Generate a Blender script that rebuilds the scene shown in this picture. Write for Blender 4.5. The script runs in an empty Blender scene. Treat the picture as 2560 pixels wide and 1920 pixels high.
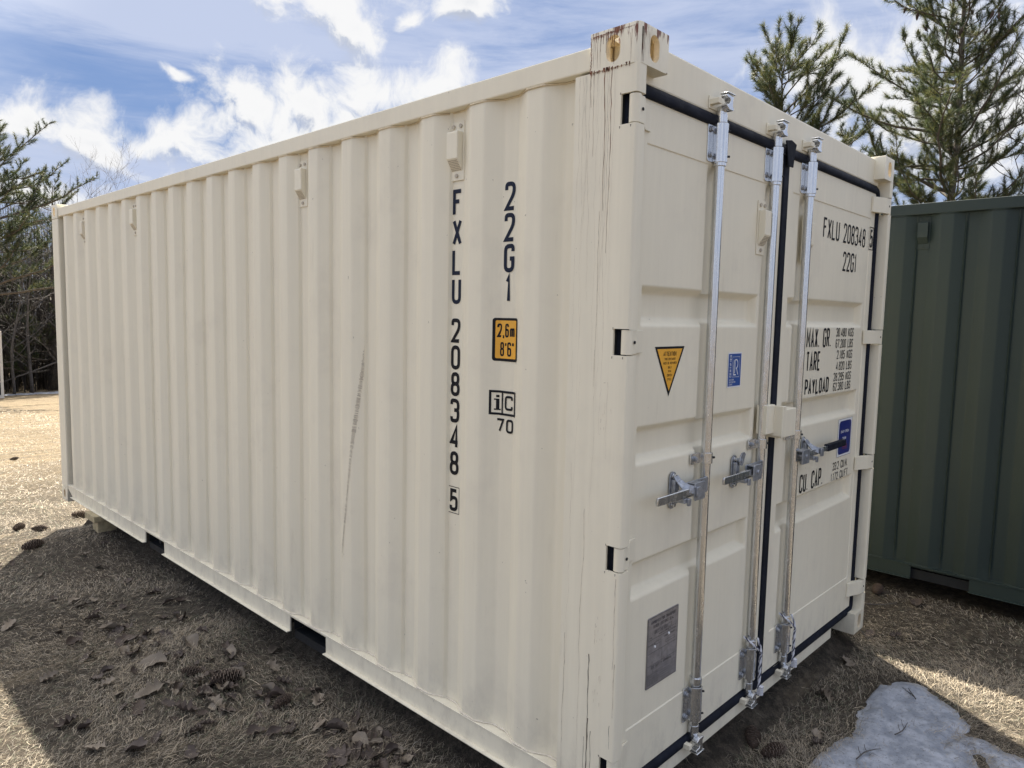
import bpy, bmesh, math, random
import numpy as np
from mathutils import Vector, Matrix, noise
random.seed(7); rng = np.random.default_rng(11)
S = bpy.context.scene
COL = S.collection
R = math.radians

# ------------------------------------------------------------------ camera
yaw, pitch, roll = 0.810436, -0.0940743, 0.0205937
CAM = Vector((-1.83255, -1.25877, 1.71981))
F = Vector((math.sin(yaw)*math.cos(pitch), math.cos(yaw)*math.cos(pitch), math.sin(pitch)))
r0 = Vector((math.cos(yaw), -math.sin(yaw), 0)); u0 = r0.cross(F)
RT = math.cos(roll)*r0 + math.sin(roll)*u0
UP = -math.sin(roll)*r0 + math.cos(roll)*u0
cam = bpy.data.objects.new('camera', bpy.data.cameras.new('camera'))
COL.objects.link(cam)
M = Matrix((RT, UP, -F)).transposed().to_4x4(); M.translation = CAM
cam.matrix_world = M
cam.data.sensor_width = 36; cam.data.lens = 36*1801.94/2560
cam.data.clip_start = 0.05; cam.data.clip_end = 2000
S.camera = cam
S.render.resolution_x, S.render.resolution_y = 1024, 768
S.view_settings.view_transform = 'Standard'; S.view_settings.look = 'None'
S.view_settings.gamma = 1.0; S.view_settings.exposure = 1.70

# ------------------------------------------------------------------ sun
SUN = Vector((0.415, 0.68, 1.0)).normalized()
sl = bpy.data.lights.new('sun', 'SUN'); sl.energy = 5.0; sl.angle = R(0.53); sl.color = (1.0, 0.92, 0.78)
so = bpy.data.objects.new('sun', sl); COL.objects.link(so)
so.rotation_euler = SUN.to_track_quat('Z', 'Y').to_euler(); so.location = (3, 5, 20)

# ------------------------------------------------------------------ node helper
class NT:
    def __init__(s, tree): s.t = tree; s.n = tree.nodes; s.l = tree.links
    def add(s, typ, ins=None, **kw):
        n = s.n.new(typ)
        for k, v in kw.items(): setattr(n, k, v)
        for k, v in (ins or {}).items():
            if isinstance(v, bpy.types.NodeSocket): s.l.new(v, n.inputs[k])
            else: n.inputs[k].default_value = v
        return n
    def math(s, op, a, b=0.0, c=None, clamp=False):
        n = s.n.new('ShaderNodeMath'); n.operation = op; n.use_clamp = clamp
        for i, v in enumerate((a, b) if c is None else (a, b, c)):
            if isinstance(v, bpy.types.NodeSocket): s.l.new(v, n.inputs[i])
            else: n.inputs[i].default_value = v
        return n.outputs[0]
    def noise(s, vec, scale, detail=3, rough=0.55, dist=0.0, out='Fac'):
        n = s.add('ShaderNodeTexNoise', {'Scale': scale, 'Detail': detail, 'Roughness': rough, 'Distortion': dist})
        if vec is not None: s.l.new(vec, n.inputs['Vector'])
        return n.outputs[out]
    def mapping(s, vec, loc=(0,0,0), rot=(0,0,0), scale=(1,1,1), typ='POINT'):
        return s.add('ShaderNodeMapping', {'Vector': vec, 'Location': loc, 'Rotation': rot, 'Scale': scale}, vector_type=typ).outputs[0]
    def ramp(s, fac, stops, interp='LINEAR'):
        n = s.n.new('ShaderNodeValToRGB'); n.color_ramp.interpolation = interp
        e = n.color_ramp.elements
        while len(e) < len(stops): e.new(0.5)
        for el, (p, c) in zip(e, stops): el.position = p; el.color = (*c, 1) if len(c) == 3 else c
        s.l.new(fac, n.inputs[0]); return n.outputs[0]
    def sstep(s, v, a, b, to0=0.0, to1=1.0):
        n = s.add('ShaderNodeMapRange', {'From Min': a, 'From Max': b, 'To Min': to0, 'To Max': to1}, interpolation_type='SMOOTHSTEP')
        s.l.new(v, n.inputs['Value']); return n.outputs[0]
    def mix(s, fac, a, b, mode='MIX'):
        n = s.n.new('ShaderNodeMix'); n.data_type = 'RGBA'; n.blend_type = mode
        for i, v in ((0, fac), (6, a), (7, b)):
            if isinstance(v, bpy.types.NodeSocket): s.l.new(v, n.inputs[i])
            elif i == 0: n.inputs[i].default_value = v
            else: n.inputs[i].default_value = (*v, 1) if len(v) == 3 else v
        return n.outputs[2]

# ------------------------------------------------------------------ world: sky with clouds
W = bpy.data.worlds.new('World'); S.world = W; W.use_nodes = True
t = NT(W.node_tree); t.n.clear()
SKY_STRENGTH = 0.05
sky = t.add('ShaderNodeTexSky', sky_type='NISHITA', sun_disc=False, sun_elevation=math.asin(SUN.z),
            sun_rotation=math.atan2(SUN.x, SUN.y), air_density=1.0, dust_density=0.6, ozone_density=2.5)
tc = t.add('ShaderNodeTexCoord').outputs['Generated']
sep = t.add('ShaderNodeSeparateXYZ', {0: tc})
az = t.math('ARCTAN2', sep.outputs[0], sep.outputs[1]); el = t.math('ARCSINE', sep.outputs[2])
ae = t.add('ShaderNodeCombineXYZ', {0: az, 1: el, 2: 0.0}).outputs[0]
# cumulus banks: azimuth, elevation, half widths, tilt (radians)
BLOBS = [(.225,.205,.10,.035,.1),(.275,.192,.085,.032,-.25),(.165,.20,.08,.03,0),
         (.40,.215,.085,.038,.3),(.47,.255,.075,.048,-.2),(.54,.268,.085,.040,-.1),(.62,.278,.085,.038,.15),(.50,.215,.13,.038,.15),
         (.70,.300,.065,.035,.35),(.345,.190,.05,.022,.1),(.585,.235,.12,.038,.1),(.68,.255,.09,.040,0),
         (.562,.378,.075,.030,.1),(.592,.352,.045,.028,-.6),(.52,.392,.07,.03,.3),(.735,.388,.06,.026,0),(.668,.366,.022,.012,.2),
         (.383,.273,.020,.007,-.5),(1.22,.30,.10,.07,0),(1.36,.25,.14,.10,0),(1.5,.22,.16,.09,0),(.235,.128,.07,.022,0),(1.10,.20,.16,.07,0)]
wob = t.noise(ae, 9.0, 3, .6, out='Color')
wob = t.add('ShaderNodeVectorMath', {0: wob, 1: (.5,.5,.5)}, operation='SUBTRACT').outputs[0]
wob = t.add('ShaderNodeVectorMath', {0: wob, 'Scale': 0.05}, operation='SCALE').outputs[0]
aew = t.add('ShaderNodeVectorMath', {0: ae, 1: wob}, operation='ADD').outputs[0]
def cloud_density(vec, dtl):
    d = None
    for a, e, ra, re, rot in BLOBS:
        m = t.mapping(vec, (a, e, 0), (0, 0, rot), (ra, re, 1), 'TEXTURE')
        l = t.add('ShaderNodeVectorMath', {0: m}, operation='LENGTH').outputs['Value']
        v = t.math('SUBTRACT', 1.15, l)
        d = v if d is None else t.math('SMOOTH_MAX', d, v, 0.35)
    d = t.math('MAXIMUM', d, -1.2)
    n = t.noise(vec, 16.0, dtl, .62, .35)
    n = t.math('MULTIPLY', t.math('SUBTRACT', n, 0.52), 3.2)
    return t.math('ADD', d, n)
d0 = cloud_density(aew, 9)
lightvec = t.add('ShaderNodeVectorMath', {0: aew, 1: (0.006, 0.020, 0)}, operation='ADD').outputs[0]
d1 = cloud_density(lightvec, 5)
alpha = t.sstep(d0, -0.10, 0.85)
shade = t.math('ADD', t.math('MULTIPLY', t.sstep(t.math('SUBTRACT', d1, d0), -.15, .75), 1.35), t.math('MULTIPLY', t.sstep(d0, .5, 2.1), .75))
ccol = t.ramp(t.sstep(shade, 0.1, 2.0), [(0, (.290,.290,.292)), (.22, (.255,.259,.268)), (.50, (.190,.202,.230)), (1, (.125,.140,.178))])
# high thin veils
ci = t.noise(t.mapping(ae, (0,0,0), (0,0,R(-12)), (1.6, 9.0, 1)), 2.2, 6, .6, .8)
ci2 = t.noise(t.mapping(ae, (3,1,0), (0,0,R(-20)), (3.0, 22.0, 1)), 2.0, 5, .65, .4)
veil = t.math('ADD', t.math('MULTIPLY', ci, 0.75), t.math('MULTIPLY', ci2, 0.35))
# clearer blue band low on the left, thin veil above and to the right
band = t.mapping(ae, (.33, .262, 0), (0, 0, R(-4)), (.38, .055, 1), 'TEXTURE')
bl = t.add('ShaderNodeVectorMath', {0: band}, operation='LENGTH').outputs['Value']
hz = t.mapping(ae, (.26, .365, 0), (0, 0, R(-6)), (.42, .075, 1), 'TEXTURE')      # paler milky sheet high on the left
hl = t.add('ShaderNodeVectorMath', {0: hz}, operation='LENGTH').outputs['Value']
veil = t.math('ADD', veil, t.sstep(hl, 0.1, 1.3, 0.26, 0.0))
veil = t.math('SUBTRACT', veil, t.sstep(bl, 0.2, 1.5, 0.26, 0.0))
veila = t.sstep(veil, 0.24, 0.70, 0.0, 0.88)
blue = t.mix(0.80, t.add('ShaderNodeVectorMath', {0: sky.outputs[0], 1: (SKY_STRENGTH,)*3}, operation='MULTIPLY').outputs[0], (.042, .072, .152))
col = t.mix(veila, blue, (.184, .205, .262))
col = t.mix(alpha, col, ccol)
# broken cloud added over the unseen sky, behind and above, to light the walls
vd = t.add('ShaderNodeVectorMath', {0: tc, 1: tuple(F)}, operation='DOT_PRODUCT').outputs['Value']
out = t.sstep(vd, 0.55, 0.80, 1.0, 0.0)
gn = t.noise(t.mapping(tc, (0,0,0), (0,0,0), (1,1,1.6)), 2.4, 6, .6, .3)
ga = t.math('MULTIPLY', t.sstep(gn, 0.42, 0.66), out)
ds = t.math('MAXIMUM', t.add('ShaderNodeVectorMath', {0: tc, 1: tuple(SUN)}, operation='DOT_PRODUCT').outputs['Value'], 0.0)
glow = t.math('MULTIPLY', t.math('POWER', ds, 3.0), out)          # sky glow added round the sun, out of frame, to brighten the walls
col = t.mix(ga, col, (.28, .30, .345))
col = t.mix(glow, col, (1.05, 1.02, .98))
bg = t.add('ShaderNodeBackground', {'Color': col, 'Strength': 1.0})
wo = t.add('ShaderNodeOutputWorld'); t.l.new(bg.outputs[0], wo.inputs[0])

# ------------------------------------------------------------------ materials
MATS = {}
def mat(name, base, rough=.5, metal=0.0, var=0.0, vscale=6.0, bump=0.0, bscale=60.0, spec=None, fn=None):
    m = bpy.data.materials.new(name); m.use_nodes = True
    t = NT(m.node_tree); b = t.n['Principled BSDF']
    b.inputs['Base Color'].default_value = (*base, 1); b.inputs['Roughness'].default_value = rough
    b.inputs['Metallic'].default_value = metal
    if spec is not None: b.inputs['Specular IOR Level'].default_value = spec
    ob = t.add('ShaderNodeTexCoord').outputs['Object']
    if var:
        n = t.noise(ob, vscale, 5, .6)
        c = t.mix(t.sstep(n, .3, .7), tuple(x*(1-var) for x in base), tuple(min(1, x*(1+var)) for x in base))
        t.l.new(c, b.inputs['Base Color'])
        t.l.new(t.sstep(t.noise(ob, vscale*2.3, 4), .3, .7, max(.02, rough-.08), min(1, rough+.1)), b.inputs['Roughness'])
    if bump:
        bn = t.add('ShaderNodeBump', {'Strength': bump, 'Distance': .01, 'Height': t.noise(ob, bscale, 4, .6)})
        t.l.new(bn.outputs[0], b.inputs['Normal'])
    if fn: fn(t, b, ob)
    MATS[name] = m; return m

def paint_fn(base, streak=.05, grime=0.25):
    def fn(t, b, ob):
        big = t.noise(ob, 1.3, 4, .6)
        st = t.noise(t.mapping(ob, scale=(34, 34, .8)), 1.0, 4, .6)      # faint vertical run marks
        fine = t.noise(t.mapping(ob, scale=(1, 1, .35)), 28.0, 3, .6)
        v = t.math('ADD', t.math('MULTIPLY', t.math('SUBTRACT', big, .5), .10),
                   t.math('ADD', t.math('MULTIPLY', t.math('SUBTRACT', st, .5), streak*2.2), t.math('MULTIPLY', t.math('SUBTRACT', fine, .5), .05)))
        v = t.math('ADD', v, 1.0)
        c = t.add('ShaderNodeVectorMath', {0: base, 'Scale': v}, operation='SCALE').outputs[0]
        # small scuffs and specks
        sp = t.noise(ob, 55.0, 2, .5)
        dots = t.sstep(sp, .755, .80, 0.0, .55)
        dirt = t.noise(t.mapping(ob, scale=(7, 7, 1.2)), 2.0, 6, .65)
        c = t.mix(t.sstep(dirt, .60, .80, 0.0, grime), c, tuple(x*f for x, f in zip(base, (.62,.58,.54))))
        c = t.mix(dots, c, (.16,.13,.10))
        zz = t.add('ShaderNodeSeparateXYZ', {0: ob}).outputs[2]
        spl = t.noise(t.mapping(ob, scale=(1, 1, .6)), 14.0, 6, .7)
        low = t.math('MULTIPLY', t.sstep(zz, .42, .10), t.sstep(spl, .44, .66, 0, .28))
        c = t.mix(low, c, (.40,.36,.30))
        blotch = t.noise(ob, 2.7, 5, .65)
        c = t.mix(t.sstep(blotch, .52, .72, 0, .22), c, (.55,.50,.42))
        t.l.new(c, b.inputs['Base Color'])
        bn = t.add('ShaderNodeBump', {'Strength': .10, 'Distance': .004, 'Height': t.math('ADD', t.noise(ob, 7.0, 3, .5), t.math('MULTIPLY', t.noise(ob, 240.0, 2, .5), .12))})
        t.l.new(bn.outputs[0], b.inputs['Normal'])
        t.l.new(t.sstep(big, .3, .7, .50, .64), b.inputs['Roughness'])
    return fn
BEIGE = (.780, .726, .585)
beige = mat('beige_paint', BEIGE, .42, fn=paint_fn(BEIGE))
tan = mat('tan_bounce', (.70, .60, .43), .6, var=.15, vscale=20)  # warm bounce light painted into casting holes; also on the upper weld bead
post_paint = mat('post_paint', BEIGE, .45, fn=paint_fn(BEIGE, .07, .4))
# casting: beige with runs of rust
def rust_fn(t, b, ob):
    paint_fn(BEIGE, .10, .5)(t, b, ob)
    base = b.inputs['Base Color'].links[0].from_socket
    run = t.noise(t.mapping(ob, scale=(46, 46, 5.5)), 1.0, 6, .65, .3)
    z = t.add('ShaderNodeSeparateXYZ', {0: ob}).outputs[2]
    top = t.sstep(z, 2.50, 2.595, 0.0, .17)
    mask = t.sstep(t.math('ADD', run, top), .655, .74)
    c = t.mix(mask, base, (.16, .055, .028))
    t.l.new(c, b.inputs['Base Color'])
cast_rusty = mat('casting_paint_rusty', BEIGE, .55, fn=rust_fn)
rust = mat('rust', (.17, .062, .034), .85, var=.5, vscale=60)
grimeline = mat('run_mark', (.43, .36, .285), .7, var=.4, vscale=40)
darkcrack = mat('dark_crack', (.13, .11, .09), .8)
weld = mat('weld_bead', (.74, .67, .55), .5, bump=.5, bscale=160)
rubber = mat('rubber_seal', (.006, .008, .016), .78, spec=.25, var=.3, vscale=9, bump=.15, bscale=20)
blackgap = mat('under_floor', (.004, .006, .009), .6, var=.3)  # dark underside paint, taken nearly black to put pocket shade in the colour
voidm = mat('slot_dark', (.012, .012, .014), .8)  # black for plugs and pins, and for shade painted into the hinge slots
ink = mat('black_decal', (.009, .0095, .013), .6, spec=.2)
ink2 = mat('navy_decal', (.008, .014, .034), .55, spec=.2)
yellow = mat('amber_sticker', (.80, .40, .035), .42, var=.05, vscale=12)
bluest = mat('blue_sticker', (.018, .075, .30), .4, var=.06)
navyst = mat('navy_sticker', (.008, .018, .16), .4)
white = mat('white_sticker', (.74, .75, .77), .5)
redst = mat('red_print', (.30, .05, .05), .5)
plate = mat('plate_metal', (.30, .285, .29), .38, .55, var=.14, vscale=40)
platedark = mat('plate_print', (.055, .05, .055), .6)
def galv_fn(t, b, ob):
    n = t.noise(t.mapping(ob, scale=(1, 1, .22)), 90.0, 4, .7)
    v = t.add('ShaderNodeTexVoronoi', {'Vector': t.mapping(ob, scale=(1,1,.5)), 'Scale': 300.0}).outputs['Color']
    vv = t.add('ShaderNodeSeparateXYZ', {0: v}).outputs[0]
    sc = t.noise(t.mapping(ob, scale=(80, 80, 6)), 1.0, 5, .7)
    f = t.math('ADD', t.math('MULTIPLY', n, .6), t.math('MULTIPLY', vv, .10))
    c = t.mix(t.sstep(f, .15, .65), (.60,.61,.625), (.76,.775,.79))
    c = t.mix(t.sstep(sc, .66, .76, 0, .5), c, (.30,.29,.28))
    t.l.new(c, b.inputs['Base Color'])
    t.l.new(t.sstep(n, .3, .7, .17, .28), b.inputs['Roughness'])
    bn = t.add('ShaderNodeBump', {'Strength': .08, 'Distance': .002, 'Height': sc}); t.l.new(bn.outputs[0], b.inputs['Normal'])
galv = mat('galvanised_steel', (.6,.62,.65), .35, .92, fn=galv_fn)
forged = mat('forged_zinc', (.36,.38,.42), .42, .8, var=.2, vscale=60, bump=.3, bscale=140)
ropem = mat('rope_white', (.62,.63,.68), .8)
roped = mat('rope_dark', (.06,.06,.10), .8)
GREENC = (.030, .046, .040)
def green_fn(t, b, ob):
    big = t.noise(t.mapping(ob, scale=(1,1,.7)), 1.1, 3, .5)
    st = t.noise(t.mapping(ob, scale=(30, 30, .8)), 1.0, 4, .6)
    f = t.math('ADD', t.math('MULTIPLY', big, .7), t.math('MULTIPLY', st, .3))
    c = t.mix(t.sstep(f, .35, .65), (.0105,.022,.021), (.015,.028,.0235))
    sp = t.sstep(t.noise(ob, 60.0, 2), .78, .82, 0, .5)
    c = t.mix(sp, c, (.10,.10,.09)); t.l.new(c, b.inputs['Base Color'])
    bn = t.add('ShaderNodeBump', {'Strength': .10, 'Distance': .004, 'Height': t.noise(ob, 9.0, 3, .5)}); t.l.new(bn.outputs[0], b.inputs['Normal'])
green = mat('green_paint', GREENC, .62, fn=green_fn)
whitepaint = mat('white_container_paint', (.62,.60,.55), .5, var=.08)
wood = mat('sawn_wood', (.40,.33,.20), .75, var=.22, vscale=30, bump=.3, bscale=60)
def cone_fn(t, b, ob): pass
conem = mat('pine_cone_scale', (.055,.036,.026), .8, var=.45, vscale=90)
conetip = mat('pine_cone_tip', (.20,.155,.12), .8, var=.3, vscale=90)
def leaf_mat(name, c1, c2):
    def fn(t, b, ob):
        n = t.noise(ob, 45.0, 5, .65)
        oi = t.add('ShaderNodeObjectInfo').outputs['Random']
        c = t.mix(t.sstep(n, .3, .7), c1, c2)
        c = t.mix(t.math('MULTIPLY', oi, .45), c, tuple(x*.35 for x in c1))
        c = t.mix(t.sstep(t.noise(ob, 140.0, 3), .62, .7, 0, .6), c, (.05,.035,.025))
        t.l.new(c, b.inputs['Base Color'])
        bn = t.add('ShaderNodeBump', {'Strength': .35, 'Distance': .003, 'Height': n}); t.l.new(bn.outputs[0], b.inputs['Normal'])
    return mat(name, c1, .7, fn=fn)
leaf_tan = leaf_mat('dry_leaf_tan', (.19,.155,.118), (.29,.24,.185))
leaf_brown = leaf_mat('dry_leaf_brown', (.060,.044,.037), (.115,.084,.066))
bark = mat('bark', (.10,.085,.068), .9, var=.35, vscale=12, bump=.5, bscale=30)
birchbark = mat('pale_twig_bark', (.20,.18,.165), .85, var=.2, vscale=12)
greybark = mat('grey_bark', (.085,.078,.075), .9, var=.3, vscale=8)

def ground_fn(t, b, ob):
    fibre = t.noise(ob, 150.0, 4, .7, 1.2); mid = t.noise(ob, 22.0, 5, .65); big = t.noise(ob, 1.6, 5, .6)
    streak = t.noise(t.mapping(ob, rot=(0,0,R(-30)), scale=(.25, 1.6, 1)), 3.0, 5, .65)
    f = t.math('ADD', t.math('MULTIPLY', fibre, .5), t.math('MULTIPLY', mid, .5))
    c = t.ramp(t.sstep(f, .32, .68), [(0, (.036,.032,.028)), (.45, (.085,.074,.060)), (1, (.20,.168,.130))])
    c = t.mix(t.sstep(big, .45, .68, 0, .45), c, (.075,.060,.048))
    c = t.mix(t.sstep(streak, .55, .75, 0, .55), c, (.35,.28,.19))
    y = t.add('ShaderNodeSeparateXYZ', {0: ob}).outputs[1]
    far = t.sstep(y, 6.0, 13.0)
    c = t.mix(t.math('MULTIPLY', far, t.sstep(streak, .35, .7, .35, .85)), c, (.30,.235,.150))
    t.l.new(c, b.inputs['Base Color'])
    h = t.math('ADD', fibre, t.math('MULTIPLY', mid, 1.5))
    bn = t.add('ShaderNodeBump', {'Strength': .9, 'Distance': .02, 'Height': h}); t.l.new(bn.outputs[0], b.inputs['Normal'])
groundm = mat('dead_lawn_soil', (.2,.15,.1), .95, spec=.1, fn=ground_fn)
def attr_mat(name, rough, trans=0.0, spec=.2):
    m = bpy.data.materials.new(name); m.use_nodes = True; t = NT(m.node_tree); b = t.n['Principled BSDF']
    a = t.add('ShaderNodeAttribute', attribute_name='Col'); t.l.new(a.outputs['Color'], b.inputs['Base Color'])
    b.inputs['Roughness'].default_value = rough; b.inputs['Specular IOR Level'].default_value = spec
    if trans:
        tr = t.add('ShaderNodeBsdfTranslucent', {'Color': a.outputs['Color']})
        mx = t.add('ShaderNodeMixShader', {0: trans, 1: b.outputs[0], 2: tr.outputs[0]})
        t.l.new(mx.outputs[0], t.n['Material Output'].inputs[0])
    MATS[name] = m; return m
blade_m = attr_mat('dry_grass_blade', .6, .25, .35)
needle_m = attr_mat('pine_needles', .5, .38, .4)
def snow_fn(t, b, ob):
    n = t.noise(ob, 14.0, 6, .65); f = t.noise(ob, 70.0, 4, .7)
    c = t.mix(t.sstep(n, .35, .7), (.24,.265,.32), (.43,.455,.52))
    c = t.mix(t.sstep(f, .56, .66, 0, .75), c, (.13,.125,.125))
    c = t.mix(t.sstep(t.noise(t.mapping(ob, rot=(0,0,.5), scale=(1,5,1)), 30.0, 4, .6), .60, .72, 0, .5), c, (.20,.20,.22)); t.l.new(c, b.inputs['Base Color'])
    bn = t.add('ShaderNodeBump', {'Strength': .45, 'Distance': .006, 'Height': t.math('ADD', n, t.math('MULTIPLY', f, .4))}); t.l.new(bn.outputs[0], b.inputs['Normal'])
snowm = mat('old_snow', (.6,.63,.7), .38, fn=snow_fn)

# ------------------------------------------------------------------ object helpers
def tag(o, label=None, cat=None, group=None, kind=None):
    if label: o['label'] = label
    if cat: o['category'] = cat
    if group: o['group'] = group
    if kind: o['kind'] = kind
    return o
def link(name, me, mats, parent=None, offset=(0,0,0)):
    o = bpy.data.objects.new(name, me); COL.objects.link(o)
    for m in (mats if isinstance(mats, (list, tuple)) else [mats]): me.materials.append(m)
    if parent is not None: o.parent = parent
    o.location = offset
    return o
def bm_obj(name, bm, mats, parent=None, smooth=None, bevel=0, offset=(0,0,0), segs=2):
    me = bpy.data.meshes.new(name)
    bmesh.ops.recalc_face_normals(bm, faces=bm.faces)
    bm.to_mesh(me); bm.free()
    o = link(name, me, mats, parent, offset)
    if smooth is not None:
        me.shade_smooth()
        me.set_sharp_from_angle(angle=R(smooth))
    if bevel:
        md = o.modifiers.new('bevel', 'BEVEL'); md.width = bevel; md.segments = segs; md.limit_method = 'ANGLE'; md.angle_limit = R(35)
        md.harden_normals = smooth is not None
    return o
def pyobj(name, verts, faces, mats, parent=None, smooth=None):
    me = bpy.data.meshes.new(name); me.from_pydata(verts, [], faces); me.update()
    o = link(name, me, mats, parent)
    if smooth is not None: me.shade_smooth(); me.set_sharp_from_angle(angle=R(smooth))
    return o
def empty(name, loc, label, cat, group=None):
    o = bpy.data.objects.new(name, None); COL.objects.link(o); o.location = loc
    o.empty_display_size = .2
    return tag(o, label, cat, group)
def box(bm, x0, x1, y0, y1, z0, z1, mi=0):
    v = [bm.verts.new(p) for p in ((x0,y0,z0),(x1,y0,z0),(x1,y1,z0),(x0,y1,z0),(x0,y0,z1),(x1,y0,z1),(x1,y1,z1),(x0,y1,z1))]
    for f in ((0,3,2,1),(4,5,6,7),(0,1,5,4),(1,2,6,5),(2,3,7,6),(3,0,4,7)):
        fc = bm.faces.new([v[i] for i in f]); fc.material_index = mi
    return v
def prism(bm, pts, axis, a, b, mi=0):
    """extrude a 2-D outline along an axis. axis 0: pts are (y,z); 1: (x,z); 2: (x,y)"""
    def P(p, q): return {0: (q, p[0], p[1]), 1: (p[0], q, p[1]), 2: (p[0], p[1], q)}[axis]
    A = [bm.verts.new(P(p, a)) for p in pts]; B = [bm.verts.new(P(p, b)) for p in pts]
    n = len(pts)
    fs = [bm.faces.new(A), bm.faces.new(B[::-1])]
    for i in range(n): fs.append(bm.faces.new((A[i], B[i], B[(i+1)%n], A[(i+1)%n])))
    for f in fs: f.material_index = mi
def cyl(bm, p, q, r0, r1=None, n=14, mi=0, caps=True):
    p, q = Vector(p), Vector(q); r1 = r0 if r1 is None else r1
    d = (q-p).normalized(); a = d.orthogonal().normalized(); b = d.cross(a)
    A = [bm.verts.new(p+(a*math.cos(2*math.pi*i/n)+b*math.sin(2*math.pi*i/n))*r0) for i in range(n)]
    B = [bm.verts.new(q+(a*math.cos(2*math.pi*i/n)+b*math.sin(2*math.pi*i/n))*r1) for i in range(n)]
    for i in range(n):
        f = bm.faces.new((A[i], A[(i+1)%n], B[(i+1)%n], B[i])); f.material_index = mi; f.smooth = True
    if caps:
        bm.faces.new(A[::-1]).material_index = mi; bm.faces.new(B).material_index = mi
def tube(bm, pts, r, n=8, mi=0):
    pts = [Vector(p) for p in pts]; rings = []
    ref = None
    for i, p in enumerate(pts):
        d = (pts[min(i+1, len(pts)-1)] - pts[max(i-1, 0)]).normalized()
        a = d.orthogonal().normalized() if ref is None else (ref - d*ref.dot(d)).normalized()
        ref = a; b = d.cross(a); rr = r[i] if isinstance(r, (list, tuple)) else r
        rings.append([bm.verts.new(p+(a*math.cos(2*math.pi*k/n)+b*math.sin(2*math.pi*k/n))*rr) for k in range(n)])
    for A, B in zip(rings, rings[1:]):
        for k in range(n):
            f = bm.faces.new((A[k], A[(k+1)%n], B[(k+1)%n], B[k])); f.material_index = mi; f.smooth = True
    bm.faces.new(rings[0][::-1]).material_index = mi; bm.faces.new(rings[-1]).material_index = mi

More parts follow.
